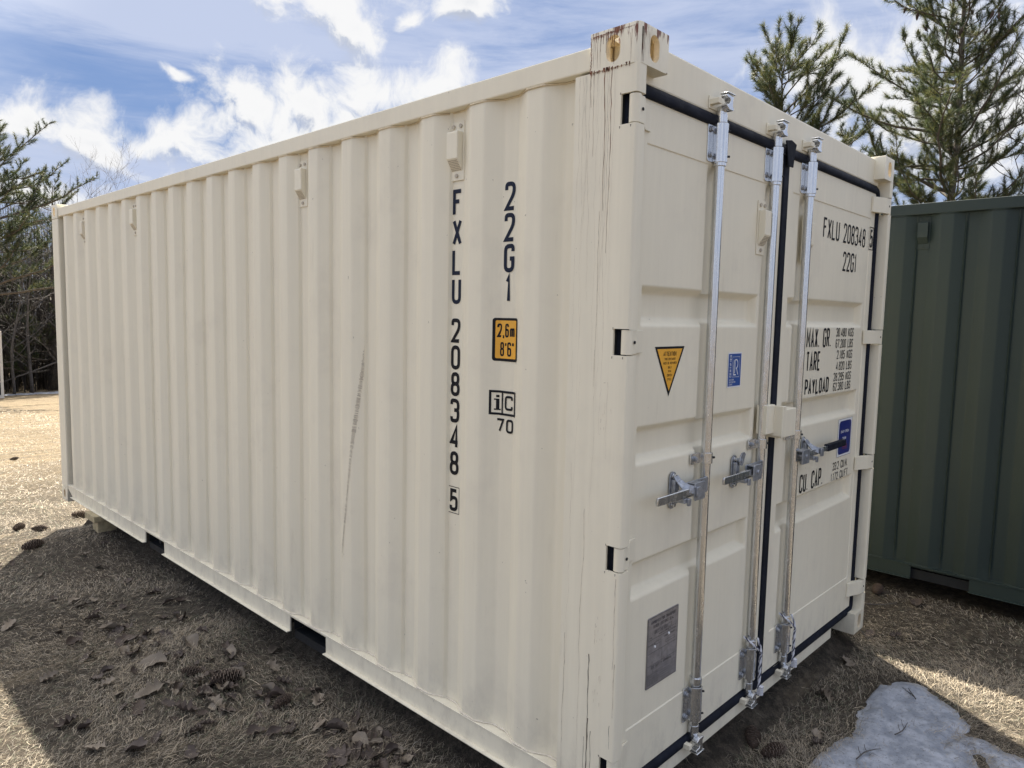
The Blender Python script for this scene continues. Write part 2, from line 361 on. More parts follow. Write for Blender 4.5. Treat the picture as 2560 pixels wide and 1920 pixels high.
# ------------------------------------------------------------------ stroke lettering
def _r(*p): return [(*q, True) if len(q) == 2 else q for q in p]
G = {  # each stroke: list of (x,y) or (x,y,0) for a sharp corner, closed flag
 '0': [([(0,0),(1,0),(1,1),(0,1)],1)], 'O': [([(0,0),(1,0),(1,1),(0,1)],1)], 'D': [([(0,0,0),(1,0),(1,1),(0,1,0)],1)],
 '1': [([(.12,.80,0),(.55,1,0),(.55,0,0)],0)], '2': [([(0,.76),(0,1),(1,1),(1,.60),(0,0,0),(1,0,0)],0)],
 '3': [([(0,.80),(0,1),(1,1),(1,.53),(.4,.53,0)],0),([(.4,.53,0),(1,.53),(1,0),(0,0),(0,.2)],0)],
 '4': [([(.78,0,0),(.78,1,0),(0,.24,0),(1,.24,0)],0)], '5': [([(.95,1,0),(.08,1,0),(.04,.52,0),(.3,.62),(1,.62),(1,0),(0,0),(0,.2)],0)],
 '6': [([(.95,.8),(.9,1),(0,1),(0,0),(1,0),(1,.56),(0,.56,0)],0)], '7': [([(0,1,0),(1,1,0),(.35,0,0)],0)],
 '8': [([(0,0),(1,0),(1,.52),(0,.52)],1),([(.06,.52),(.94,.52),(.94,1),(.06,1)],1)], '9': [([(0,.2),(0,0),(1,0),(1,1),(0,1),(0,.45),(1,.45,0)],0)],
 'A': [([(0,0,0),(.5,1,0),(1,0,0)],0),([(.18,.3,0),(.82,.3,0)],0)], 'B': [([(0,0,0),(1,0),(1,.52),(0,.52,0)],1),([(0,.52,0),(.9,.52),(.9,1),(0,1,0)],1)],
 'C': [([(1,.75),(1,1),(0,1),(0,0),(1,0),(1,.25)],0)], 'E': [([(1,1,0),(0,1,0),(0,0,0),(1,0,0)],0),([(0,.52,0),(.8,.52,0)],0)],
 'F': [([(1,1,0),(0,1,0),(0,0,0)],0),([(0,.56,0),(.75,.56,0)],0)], 'G': [([(1,.78),(1,1),(0,1),(0,0),(1,0),(1,.48,0),(.6,.48,0)],0)],
 'H': [([(0,0,0),(0,1,0)],0),([(1,0,0),(1,1,0)],0),([(0,.5,0),(1,.5,0)],0)], 'I': [([(.5,0,0),(.5,1,0)],0)], 'K': [([(0,0,0),(0,1,0)],0),([(1,1,0),(0,.4,0)],0),([(.35,.62,0),(1,0,0)],0)],
 'L': [([(0,1,0),(0,0,0),(1,0,0)],0)], 'M': [([(0,0,0),(0,1,0),(.5,.3,0),(1,1,0),(1,0,0)],0)], 'N': [([(0,0,0),(0,1,0),(1,0,0),(1,1,0)],0)],
 'P': [([(0,0,0),(0,1,0),(1,1),(1,.45),(0,.45,0)],0)], 'R': [([(0,0,0),(0,1,0),(1,1),(1,.48),(0,.48,0)],0),([(.5,.48,0),(1,0,0)],0)],
 'S': [([(1,.78),(1,1),(0,1),(0,.52),(1,.52),(1,0),(0,0),(0,.22)],0)], 'T': [([(0,1,0),(1,1,0)],0),([(.5,1,0),(.5,0,0)],0)],
 'U': [([(0,1,0),(0,0),(1,0),(1,1,0)],0)], 'V': [([(0,1,0),(.5,0,0),(1,1,0)],0)], 'W': [([(0,1,0),(.25,0,0),(.5,.8,0),(.75,0,0),(1,1,0)],0)],
 'X': [([(0,0,0),(1,1,0)],0),([(0,1,0),(1,0,0)],0)], 'Y': [([(0,1,0),(.5,.45,0),(.5,0,0)],0),([(1,1,0),(.5,.45,0)],0)],
 'm': [([(0,0,0),(0,.62,0)],0),([(0,.5),(0,.62),(.5,.62),(.5,0,0)],0),([(.5,.5),(.5,.62),(1,.62),(1,0,0)],0)],
 '.': [([(.5,0,0),(.5,.07,0)],0)], ',': [([(.6,.10,0),(.1,-.16,0)],0)], "'": [([(.5,1,0),(.5,.78,0)],0)], '"': [([(.25,1,0),(.25,.78,0)],0),([(.8,1,0),(.8,.78,0)],0)],
 '-': [([(.1,.5,0),(.9,.5,0)],0)], '/': [([(0,0,0),(1,1,0)],0)], ':': [([(.5,.1,0),(.5,.13,0)],0),([(.5,.6,0),(.5,.63,0)],0)],
}
NARROW = {'1': .62, 'I': .3, '.': .28, ',': .34, "'": .3, '"': .6, ':': .3, 'm': 1.25, 'M': 1.15, 'W': 1.25}
def ribbon(pts, w, closed, sharp_cap=True):
    """2-D polyline -> quads"""
    n = len(pts); P = [Vector(p) for p in pts]; L, Rr = [], []
    for i in range(n):
        a = P[i-1] if (i > 0 or closed) else None; b = P[(i+1) % n] if (i < n-1 or closed) else None
        da = (P[i]-a).normalized() if a is not None else None; db = (b-P[i]).normalized() if b is not None else None
        if da is None: da = db
        if db is None: db = da
        na = Vector((-da.y, da.x)); nb = Vector((-db.y, db.x)); m = (na+nb)
        m = na if m.length < 1e-4 else m.normalized()
        k = min(1/max(m.dot(na), .35), 2.0)
        L.append(P[i]+m*w/2*k); Rr.append(P[i]-m*w/2*k)
    q = []
    for i in range(n if closed else n-1):
        j = (i+1) % n; q.append((L[i], L[j], Rr[j], Rr[i]))
    return q
def round_path(path, closed, rad):
    pts = []; n = len(path)
    for i, p in enumerate(path):
        sharp = len(p) == 3; q = Vector(p[:2])
        if sharp or (not closed and i in (0, n-1)): pts.append(q); continue
        a = Vector(path[i-1][:2]); b = Vector(path[(i+1) % n][:2])
        da, db = (a-q), (b-q); r = min(rad, da.length*.5, db.length*.5)
        A, B = q+da.normalized()*r, q+db.normalized()*r
        for k in range(5):
            s = k/4; pts.append(A*(1-s)**2 + q*2*s*(1-s) + B*s**2)
    out = [pts[0]]
    for p in pts[1:]:
        if (p-out[-1]).length > 1e-5: out.append(p)
    return out
def text_polys(s, h, w, sw, gap, x0=0.0, y0=0.0, slant=0.0):
    polys = []; x = x0
    for ch in s:
        if ch == ' ': x += w*.9+gap*.5; continue
        cw = w*NARROW.get(ch, 1.0); iw, ih = cw-sw, h-sw
        for path, closed in G[ch]:
            pp = [((p[0]*iw, p[1]*ih, 0) if len(p) == 3 else (p[0]*iw, p[1]*ih)) for p in path]
            rp = round_path(pp, closed, min(w*.42, h*.2))
            for quad in ribbon(rp, sw, bool(closed)):
                polys.append([(x+sw/2+v.x + slant*(y0+sw/2+v.y), y0+sw/2+v.y) for v in quad])
        x += cw+gap
    return polys, x-gap-x0
def frame_polys(x0, x1, y0, y1, w):
    return [[(x0,y0),(x1,y0),(x1,y0+w),(x0,y0+w)],[(x0,y1-w),(x1,y1-w),(x1,y1),(x0,y1)],[(x0,y0+w),(x0+w,y0+w),(x0+w,y1-w),(x0,y1-w)],[(x1-w,y0+w),(x1,y0+w),(x1,y1-w),(x1-w,y1-w)]]
def round_rect(x0, x1, y0, y1, r, n=5):
    pts = []
    for cx, cy, a0 in ((x1-r,y0+r,-90),(x1-r,y1-r,0),(x0+r,y1-r,90),(x0+r,y0+r,180)):
        for k in range(n+1):
            a = R(a0+90*k/n); pts.append((cx+r*math.cos(a), cy+r*math.sin(a)))
    return pts
def decal(name, layers, mapf, mats, parent, cuts=None, step=.0004):
    """layers: list of (polys, material index); mapf(a, b, lift) -> 3-D point"""
    bm = bmesh.new(); lay = 0
    for li, (polys, mi) in enumerate(layers):
        for pi, poly in enumerate(polys):
            f = bm.faces.new([bm.verts.new((p[0], p[1], step*(li+1) + (pi % 7)*.000012)) for p in poly]); f.material_index = mi
    if cuts:
        for c in cuts:
            bmesh.ops.bisect_plane(bm, geom=bm.verts[:]+bm.edges[:]+bm.faces[:], plane_co=(c,0,0), plane_no=(1,0,0))
    for v in bm.verts: v.co = Vector(mapf(v.co.x, v.co.y, v.co.z))
    me = bpy.data.meshes.new(name); bm.to_mesh(me); bm.free()
    return link(name, me, mats, parent)

# ------------------------------------------------------------------ terrain
def gz(x, y):
    return -.12 - .062*.6*math.log1p(math.exp(min(60, (min(y, 46)-3.8)/.6)))
def gzn(x, y):
    y = np.minimum(y, 46); return -.12 - .062*.6*np.log1p(np.exp(np.minimum(60, (y-3.8)/.6)))
def berm(x, y):  # mound by the wood block, plus ground raised under the container to block sunlight
    def q(v): v = min(1, max(0, v)); return v*v*(3-2*v)
    return .14*math.exp(-((x-.05)**2+(y-5.15)**2)/.18)*(1-q((x-.10)/.16)) + q((x-.10)/.16)*q((2.58-x)/.17)*q((y-.06)/.14)*q((5.98-y)/.16)*(.165 if y < 4.9 else .165+.06*(y-4.9))
def added_mound_n(x, y):
    def q(v): v = np.clip(v, 0, 1); return v*v*(3-2*v)
    return .14*np.exp(-((x-.05)**2+(y-5.15)**2)/.18)*(1-q((x-.10)/.16)) + q((x-.10)/.16)*q((2.58-x)/.17)*q((y-.06)/.14)*q((5.98-y)/.16)*np.where(y < 4.9, .165, .165+.06*(y-4.9))
def build_ground():
    xs = np.concatenate([[-400,-150,-60,-30,-15,-9], np.linspace(-6, 8, 141), [11,15,22,35,60,150,400]])
    ys = np.concatenate([[-400,-150,-60,-30,-12,-6], np.linspace(-3, 12, 121), [14,17,21,27,34,42,46,60,100,200,400]])
    X, Y = np.meshgrid(xs, ys, indexing='ij'); Z = gzn(X, Y)
    for i in range(len(xs)):
        for j in range(len(ys)):
            x, y = xs[i], ys[j]
            Z[i, j] += berm(x, y)
            if abs(x) < 30 and -12 < y < 40:
                Z[i, j] += .012*noise.noise((x*1.7, y*1.7, 0)) + .007*noise.noise((x*6, y*6, 3))
    nx, ny = len(xs), len(ys)
    verts = np.stack([X, Y, Z], -1).reshape(-1, 3).tolist()
    faces = [(i*ny+j, (i+1)*ny+j, (i+1)*ny+j+1, i*ny+j+1) for i in range(nx-1) for j in range(ny-1)]
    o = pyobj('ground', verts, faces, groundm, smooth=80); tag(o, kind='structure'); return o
ground = build_ground()
def gsurf(x, y): return gz(x, y) + berm(x, y) + .012*noise.noise((x*1.7, y*1.7, 0)) + .007*noise.noise((x*6, y*6, 3))

# ------------------------------------------------------------------ container parts
PITCH = .279; Y0 = .379; XO, XI = .012, .047
def prof(y, ncrest=20, ylo=.235):
    """outer surface x of the corrugated side at y"""
    k = math.floor((y-Y0+.068)/PITCH + 1e-9); d = y-(Y0+k*PITCH)
    if k < 0 or k >= ncrest: return XI
    if -.068 <= d < 0: return XI+(XO-XI)*(d+.068)/.068
    if d <= .072: return XO
    if d < .140: return XO+(XI-XO)*(d-.072)/.068
    return XI
def prof_breaks(n, y_lo, y_hi):
    b = [y_lo]
    for k in range(n):
        for d in (-.068, 0, .072, .140):
            y = Y0+k*PITCH+d
            if y_lo < y < y_hi: b.append(y)
    b.append(y_hi); return b
def side_panel(n, y_lo, y_hi, z0, z1, m, parent, rnd=.015):
    ys = []
    br = prof_breaks(n, y_lo, y_hi)
    for i, y in enumerate(br):
        if 0 < i < len(br)-1: ys += [y-rnd*.5, y, y+rnd*.5]
        else: ys.append(y)
    def xs(y, zi):   # gently rounded folds
        return (prof(y-rnd*.4)+prof(y)+prof(y+rnd*.4))/3 if y_lo+.02 < y < y_hi-.02 else prof(y)
    zs = np.linspace(z0, z1, 25)
    verts, faces = [], []
    for y in ys:
        for z in zs:
            w = .0022*noise.noise((y*2.1, z*1.6, 5.0)) + .0008*noise.noise((y*7, z*5, 1.0))
            verts.append((xs(y, z)+w, y, z))
    nz = len(zs)
    for i in range(len(ys)-1):
        for j in range(nz-1): faces.append((i*nz+j, i*nz+j+1, (i+1)*nz+j+1, (i+1)*nz+j))
    o = pyobj('side_panel', verts, faces, m, parent, smooth=50)
    sd = o.modifiers.new('thickness', 'SOLIDIFY'); sd.thickness = .002; sd.offset = -1
    wn = o.modifiers.new('normals', 'WEIGHTED_NORMAL'); wn.weight = 90; wn.keep_sharp = True
    return o

def casting_mesh():
    """hollow corner casting, outer corner at the origin, occupying +x (.162), +y (.178), z 0...118 with the flat corner face at z=.118 as outer top"""
    bm = bmesh.new(); box(bm, 0, .162, 0, .178, 0, .118)
    corner = [e for e in bm.edges if sum(1 for v in e.verts if v.co.x < .001) == 2 and all(v.co.y < .001 for v in e.verts)]
    tops = [e for e in bm.edges if all(v.co.z > .117 for v in e.verts)]
    bmesh.ops.bevel(bm, geom=corner, offset=.020, segments=6, affect='EDGES', profile=.5)
    vert = [e for e in bm.edges if abs(e.verts[0].co.z-e.verts[1].co.z) > .1 and (e.verts[0].co.y > .17 or e.verts[0].co.x > .16)]
    tops = [e for e in bm.edges if all(v.co.z > .117 for v in e.verts)]
    bmesh.ops.bevel(bm, geom=list(set(tops)), offset=.0035, segments=2, affect='EDGES', profile=.5)
    bmesh.ops.recalc_face_normals(bm, faces=bm.faces)
    me = bpy.data.meshes.new('c0'); bm.to_mesh(me); bm.free(); o = bpy.data.objects.new('c0', me); COL.objects.link(o)
    cut = bmesh.new()
    box(cut, .020, .142, .020, .158, .020, .096)
    me1 = bpy.data.meshes.new('c1'); bmesh.ops.recalc_face_normals(cut, faces=cut.faces); cut.to_mesh(me1); cut.free()
    def stad(c, hw, hh, n=10):     # stadium outline, vertical
        pts = []
        for i in range(n+1): a = math.pi*i/n; pts.append((c[0]+hw*math.cos(a), c[1]+(hh-hw)+hw*math.sin(a)))
        for i in range(n+1): a = math.pi+math.pi*i/n; pts.append((c[0]+hw*math.cos(a), c[1]-(hh-hw)+hw*math.sin(a)))
        return pts
    def prm(pts, ax, a, b):
        bb = bmesh.new(); prism(bb, pts, ax, a, b); bmesh.ops.recalc_face_normals(bb, faces=bb.faces); m = bpy.data.meshes.new('cc'); bb.to_mesh(m); bb.free(); return m
    cutters = [me1, prm(stad((.092, .056), .0255, .0395), 0, -.02, .03), prm(stad((.085, .056), .0255, .0395), 1, -.02, .03),
               prm([(p[1]+.030, p[0]-.002) for p in stad((.092, .052), .030, .056)], 2, .08, .14)]
    for cm in cutters:
        co = bpy.data.objects.new('cut', cm); COL.objects.link(co)
        md = o.modifiers.new('b', 'BOOLEAN'); md.operation = 'DIFFERENCE'; md.object = co; md.solver = 'EXACT'
    bpy.context.view_layer.update()
    dg = bpy.context.evaluated_depsgraph_get()
    res = bpy.data.meshes.new_from_object(o.evaluated_get(dg))
    for ob in [o]+[m.object for m in o.modifiers]: bpy.data.objects.remove(ob)
    return res
CAST = casting_mesh()
def casting(parent, x, y, z, sx, sy, sz, L, Wd, m, name='corner_casting', extra=None):
    """place a casting so its outer corner is at (x,y,z); sx,sy = direction inwards; sz=1 keeps flat face up"""
    me = CAST.copy(); me.name = name
    bm = bmesh.new(); bm.from_mesh(me)
    for v in bm.verts:
        v.co = Vector((x+sx*v.co.x, y+sy*v.co.y, (z+v.co.z) if sz > 0 else (z+.118-v.co.z)))
    if sx*sy*sz < 0: bmesh.ops.reverse_faces(bm, faces=bm.faces)
    for f in bm.faces:
        c = f.calc_center_median(); lx, ly = abs(c.x-x), abs(c.y-y); lz = (c.z-z) if sz > 0 else (z+.118-c.z)
        f.material_index = 1 if (.001 < lx < .1615 and .001 < ly < .1775 and lz < .103 and lz > .001 and (lx > .0005 and ly > .0005) and not (lx < .016 and ly < .016)) else 0
    if extra: extra(bm)
    me.materials.clear(); bm.to_mesh(me); bm.free()
    o = link(name, me, [m, tan, rust, grimeline, darkcrack], parent); me.shade_smooth(); me.set_sharp_from_angle(angle=R(30)); return o

def streak(bm, plane, a0, z0, z1, w, mi, wob=.004, lift=.0006, seed=0, base=0.0, nrm=-1):
    """thin irregular run mark. plane 'x': on x=base running in z at y=a0; 'y': on y=base at x=a0"""
    rr = random.Random(seed); n = max(6, int(abs(z1-z0)/.02)); a = a0; prev = None; w *= .72
    for i in range(n+1):
        s = i/n; z = z0+(z1-z0)*s; a += rr.uniform(-wob, wob)*.35; a += (a0-a)*.08
        ww = w*rr.uniform(.45, 1.35)*(1-.6*s)
        def P(q): return (base+nrm*lift, q, z) if plane == 'x' else (q, base+nrm*lift, z)
        cur = (bm.verts.new(P(a-ww/2)), bm.verts.new(P(a+ww/2)))
        if prev: f = bm.faces.new((prev[0], prev[1], cur[1], cur[0])); f.material_index = mi
        prev = cur

def vent(parent, y, z0, z1, plane='side', base=XI, m=beige, w=.076, d=.034):
    """small ventilator: plate, hood with slanted perforated mouth, bolts"""
    def MP(a, dpt, z): return (base-dpt, a, z) if plane == 'side' else (a, base-dpt, z)
    def mesh(fn, name, mt, par, bevel=0):
        bm = bmesh.new(); fn(bm)
        for v in bm.verts: v.co = Vector(MP(v.co.x, v.co.y, v.co.z))
        return bm_obj(name, bm, mt, par, bevel=bevel)
    H = z1-z0
    root = mesh(lambda b: box(b, y-w/2, y+w/2, .0005, .005, z0, z1), 'vent_plate', m, parent, .002)
    def hood(b):
        hw = w*.40; pr = [(.005, z0+.16*H), (d, z0+.36*H), (d, z0+.80*H), (d-.004, z0+.815*H), (.005, z0+.815*H)]
        L = [b.verts.new((y-hw, p[0], p[1])) for p in pr]; Q = [b.verts.new((y+hw, p[0], p[1])) for p in pr]
        b.faces.new(L); b.faces.new(Q[::-1])
        for i in range(5): b.faces.new((L[i], Q[i], Q[(i+1)%5], L[(i+1)%5]))
    hd = mesh(hood, 'vent_hood', m, root, .003)
    def holes(b):
        hw = w*.40
        for i in range(7):
            for j in range(8):
                s0 = .08+.84*i/7; a = y-hw*.86+2*hw*.86*(j+.2)/8; ww = 2*hw*.86/8*.5
                def P(s, q): return (q, .005+(d-.005)*s+.0006, z0+H*(.16+.20*s)-.0008)
                s1 = s0+.055
                b.faces.new([b.verts.new(P(s0, a)), b.verts.new(P(s0, a+ww)), b.verts.new(P(s1, a+ww)), b.verts.new(P(s1, a))])
    if m is beige: mesh(holes, 'perforation', tanhole, hd)
    for a, z in ((y-w*.26, z1-.018), (y+w*.26, z1-.018), (y, z0+.018)):
        mesh(lambda b: cyl(b, (a, .004, z), (a, .010, z), .0078, n=8), 'vent_bolt', m if m is green else tan2, root)
    return root
tanhole = mat('perforation_dark', (.16, .10, .05), .8)
tan2 = mat('bolt_paint', (.44,.39,.31), .55, var=.2, vscale=60)

def rail_outline(L, pockets, z0, z1):
    pts = [(L-.178-.115, z0), (L-.178, z0+.06), (L-.178, z1), (.178, z1), (.178, z0+.055), (.178+.05, z0)]
    low = [(.178+.05, z0)]
    out = [(L-.178-.115, z0)]
    path = [(.178, z1), (.178, z0+.055), (.228, z0)]
    for a, b in pockets: path += [(a, z0), (a, z1-.008), (b, z1-.008), (b, z0)]
    path += [(L-.178-.115, z0), (L-.178, z0+.05), (L-.178, z1)]
    return path

def long_side(root, m, L=6.058, ncr=20, castm=None, rustfn=None, pockets=((1.71,2.05),(3.72,4.06)), x_mirror=None, vents=(), full=True):
    side_panel(ncr, .236, L-.240, .152, 2.50, m, root)
    bm = bmesh.new(); box(bm, .008, .066, .178, L-.178, 2.484, 2.556); bm_obj('top_rail', bm, m, root, bevel=.005)
    bm = bmesh.new()
    prism(bm, rail_outline(L, pockets, .066, .150), 0, .008, .016)
    bm_obj('bottom_rail', bm, m, root, bevel=.0015)
    bm = bmesh.new(); box(bm, .0045, .060, .178, L-.178, .1505, .1555); bm_obj('rail_ledge', bm, m, root, bevel=.001)
    segs = [.228]+[v for p in pockets for v in p]+[L-.178-.115]
    bm = bmesh.new()
    for a, b in zip(segs[::2], segs[1::2]): box(bm, -.011, .016, a, b, .0605, .0658)
    bm_obj('rail_flange', bm, m, root, bevel=.0012)
    # weld bead between sheet and ledge
    bm = bmesh.new(); pts = []
    yy = .24
    rr = random.Random(3)
    while yy < L-.24:
        pts.append((prof(yy)-.0028+rr.uniform(-.0008,.0012), yy, .1585+rr.uniform(-.0010,.0010))); yy += .012
    tube(bm, pts, [.0040*rr.uniform(.7,1.3) for _ in pts], n=5); bm_obj('weld_seam', bm, weld if m is beige else m, root)
    bm = bmesh.new(); pts = []; yy = .24
    while yy < L-.24: pts.append((prof(yy)-.002, yy, 2.481)); yy += .014
    tube(bm, pts, .003, n=5); bm_obj('weld_seam', bm, tan if m is beige else m, root)

# ================================================================== BEIGE CONTAINER
C = empty('shipping_container', (0,0,0), 'cream painted twenty foot shipping container with steel door rods, filling the middle of the picture', 'shipping container')
L, WD = 6.058, 2.438
long_side(C, beige)
# roof, floor, far side and front end
bm = bmesh.new()
for i in range(20):
    y = .18+i*.285; box(bm, .066, WD-.066, y, y+.16, 2.548, 2.565); box(bm, .066, WD-.066, y+.16, y+.285, 2.542, 2.549)
bm_obj('roof_panel', bm, beige, C)
bm = bmesh.new(); box(bm, .062, WD-.062, .13, L-.10, .135, .165); 
for i in range(16): box(bm, .062, WD-.062, .32+i*.36, .36+i*.36, .07, .135)
for a in (1.71, 2.05, 3.72, 4.06): box(bm, .034, WD-.034, a-.004, a+.004, .066, .134)
box(bm, .034, WD-.034, 1.715, 2.045, .058, .0635); box(bm, .034, WD-.034, 3.725, 4.055, .058, .0635)
for a, b in ((1.715,2.045),(3.725,4.055)): box(bm, .034, .040, a, b, .022, .0575)
bm_obj('underframe', bm, blackgap, C)
bm = bmesh.new()
for k in range(20):
    y = .379+k*PITCH; box(bm, WD-.050, WD-.046, y-.06, y+.13, .15, 2.5); box(bm, WD-.016, WD-.012, y-.06+.19, y+.13+.09, .15, 2.5)
box(bm, WD-.052, WD-.051, .24, L-.24, .15, 2.5)
bm_obj('side_panel', bm, beige, C)
bm = bmesh.new(); box(bm, WD-.066, WD-.008, .178, L-.178, 2.484, 2.556); bm_obj('top_rail', bm, beige, C, bevel=.005)
bm = bmesh.new(); box(bm, WD-.030, WD-.022, .178, L-.178, .066, .150); bm_obj('bottom_rail', bm, beige, C)
bm = bmesh.new(); box(bm, .162, WD-.162, L-.06, L-.02, 2.47, 2.57); box(bm, .162, WD-.162, L-.06, L-.02, .03, .16); box(bm, .10, WD-.10, L-.05, L-.046, .1, 2.5)
for k in range(8): box(bm, .22+k*.27, .34+k*.27, L-.046, L-.022, .16, 2.47)
bm_obj('front_wall', bm, beige, C)
# far posts
for x0, x1 in ((.003, .155), (WD-.155, WD-.003)):
    bm = bmesh.new(); box(bm, x0, x1, L-.176, L-.003, .118, 2.473); bm_obj('corner_post', bm, beige, C, bevel=.008)
# near posts with hinge slots
SLOTS = ((2.300, 2.390), (1.605, 1.687), (.918, 1.000), (.205, .290))
def near_post(left):
    bm = bmesh.new(); s = (lambda x: x) if left else (lambda x: WD-x)
    a, b = sorted((s(.002), s(.010)))
    box(bm, a, b, .058, .236, .118, 2.473)
    fr_ = [(.002,.058),(.002,.011),(.0035,.0055),(.007,.0025),(.012,.0012),(.046,.0012),(.050,.003),(.052,.008),(.052,.0745),(.045,.0745),(.045,.009),(.010,.009),(.010,.058)]
    zz_ = [.118]+[v for q in SLOTS[::-1] for v in q]+[2.473]
    for za, zb in zip(zz_[::2], zz_[1::2]): prism(bm, [(s(p[0]), p[1]) for p in fr_], 2, za, zb)
    a, b = sorted((s(.0105), s(.090))); box(bm, a, b, .075, .081, .118, 2.473)
    a, b = sorted((s(.0105), s(.072))); box(bm, a, b, .226, .234, .118, 2.473)
    a, b = sorted((s(.068), s(.074))); box(bm, a, b, .0815, .2255, .118, 2.473)
    if left:
        rr = random.Random(21)
        for i in range(18):
            y = rr.uniform(.070, .222); z = rr.choice((2.47, 2.47, 2.47, rr.uniform(1.0, 2.4))); ln = rr.uniform(.15, 1.5)
            streak(bm, 'x', y, z, max(.13, z-ln), rr.uniform(.0004, .0011), 3, .010, .0003, seed=i, base=.002)
        for i, (y, z, ln, w, mi) in enumerate(((.095,2.47,.55,.003,2),(.120,2.47,.42,.0035,2),(.128,2.05,.55,.002,3),(.160,2.47,.25,.002,2),(.172,2.47,.10,.003,2),
                                      (.148,1.10,.95,.0018,3),(.112,.62,.48,.0045,4),(.110,.40,.25,.006,4),(.098,.36,.22,.003,4),(.124,.33,.18,.002,4),(.214,.66,.50,.003,3),(.021,.41,.08,.003,4),(.016,.90,.30,.003,3),(.012,.62,.18,.003,3))):
            streak(bm, 'x', y, z, z-ln, w, mi, .006, .0004, seed=100+i, base=.002)
        for i in range(26):  # scuffs
            y = rr.choice((.06,.075,.085))+rr.uniform(-.012,.012); z = rr.choice((.72, 1.42, .52))+rr.uniform(-.05,.05)
            streak(bm, 'x', y, z, z-rr.uniform(.006,.02), .0016, 3, .002, .0005, seed=300+i, base=.002)
        for a, b in SLOTS:
            for yy, zz in ((.060, b+.004), (.060, a-.004), (.020, a-.004)):
                streak(bm, 'x', yy, zz, zz-.007, .006, 4, .001, .0005, seed=int(zz*900), base=.002)
    return bm_obj('corner_post', bm, [post_paint, tan, rust, grimeline, darkcrack], C, smooth=30)
near_post(True); near_post(False)
# black boxes painting in the shade behind the hinge slots, hinge knuckles and blades
for left in (True, False):
    s = (lambda x: x) if left else (lambda x: WD-x)
    for a, b in SLOTS:
        bm = bmesh.new()
        cyl(bm, (s(.0215), .0195, a+.003), (s(.0215), .0195, b-.003), .0180, n=24)
        lo, hi = (a+.005, b-.005)
        pln = [(.020,.003),(.060,.004),(.094,.012),(.138,.030),(.176,.041),(.178,.0505),(.120,.0505),(.095,.040),(.060,.026),(.020,.030)]
        if left: pln = [(.020,.004),(.055,.008),(.080,.022),(.110,.040),(.150,.046),(.150,.0505),(.100,.0505),(.060,.036),(.020,.030)]
        prism(bm, [(s(p[0]), p[1]) for p in pln], 2, lo, hi)
        cyl(bm, (s(.040), .0045, (lo+hi)/2), (s(.040), .0018, (lo+hi)/2), .0055, n=10, mi=1)
        bm_obj('hinge', bm, [beige, voidm], C, smooth=40, bevel=.003)
        bm = bmesh.new(); x0, x1 = sorted((s(.0125), s(.044))); box(bm, x0, x1, .060, .0745, a-.01, b+.01); bm_obj('slot_shade', bm, voidm, C)
# castings
def rusty(bm):
    rr = random.Random(5)
    # lower weld line, flaking rust
    for i in range(34):
        y = .178-abs(rr.gauss(0, .055)) if i < 26 else rr.uniform(.02, .17)
        streak(bm, 'x', min(.177, max(.03, y)), 2.4765+rr.uniform(-.004,.003), 2.4705+rr.uniform(-.006,.002), rr.uniform(.003,.010), 2, .002, .0008, seed=i, base=0)
    for i in range(22):
        streak(bm, 'x', .174+rr.uniform(-.003,.003), 2.58-i*.0048, 2.5755-i*.0048-.004, rr.uniform(.001,.004), 2, .002, .0006, seed=50+i, base=0)
    for i, (y, z, ln, w) in enumerate(((.165,2.578,.09,.0016),(.150,2.58,.10,.002),(.138,2.58,.05,.0025),(.120,2.582,.06,.004),(.112,2.582,.03,.009),(.103,2.582,.026,.007),(.095,2.583,.04,.004),(.088,2.584,.10,.0028),(.078,2.585,.03,.004),(.140,2.58,.10,.0014),(.158,2.58,.07,.0015),(.128,2.58,.03,.004),(.025,2.57,.09,.0015),(.030,2.56,.06,.0012),(.060,2.585,.012,.003),(.068,2.585,.016,.003))):
        streak(bm, 'x', y, z, z-ln, w, 2, .003, .0005, seed=80+i, base=0)
    for i in range(60):
        y = .17-i*.0026; streak(bm, 'x', y, 2.579, 2.5795-rr.uniform(.002,.010)*(1.2 if y > .06 else .5), .0030, 2, .001, .0007, seed=200+i, base=0)
    for i in range(10):
        streak(bm, 'y', .016+rr.uniform(0,.010), 2.576, 2.576-rr.uniform(.05,.10), rr.uniform(.0015,.004), 2, .002, .0006, seed=130+i, base=0)
    for i in range(8):
        streak(bm, 'y', .026+rr.uniform(0,.035), 2.57, 2.57-rr.uniform(.02,.09), .0012, 3, .002, .0006, seed=150+i, base=0)
    streak(bm, 'y', .155, 2.4765, 2.4735, .010, 2, .002, .0008, seed=170, base=0)
casting(C, 0, 0, 2.473, 1, 1, 1, L, WD, cast_rusty, extra=rusty)
casting(C, WD, 0, 2.473, -1, 1, 1, L, WD, beige)
casting(C, 0, L, 2.473, 1, -1, 1, L, WD, beige)
casting(C, WD, L, 2.473, -1, -1, 1, L, WD, beige)
casting(C, 0, 0, 0, 1, 1, -1, L, WD, beige); casting(C, WD, 0, 0, -1, 1, -1, L, WD, beige)
casting(C, 0, L, 0, 1, -1, -1, L, WD, beige); casting(C, WD, L, 0, -1, -1, -1, L, WD, beige)
# header and sill
bm = bmesh.new(); box(bm, .082, WD-.082, .052, .150, 2.447, 2.578); bm_obj('door_header', bm, beige, C, bevel=.006)
bm = bmesh.new()
prism(bm, [(.082,.118),(.082,.104),(.371,.104),(.371,.034),(2.067,.034),(2.067,.104),(2.356,.104),(2.356,.118)], 1, .050, .13)
bm_obj('door_sill', bm, beige, C, bevel=.006)
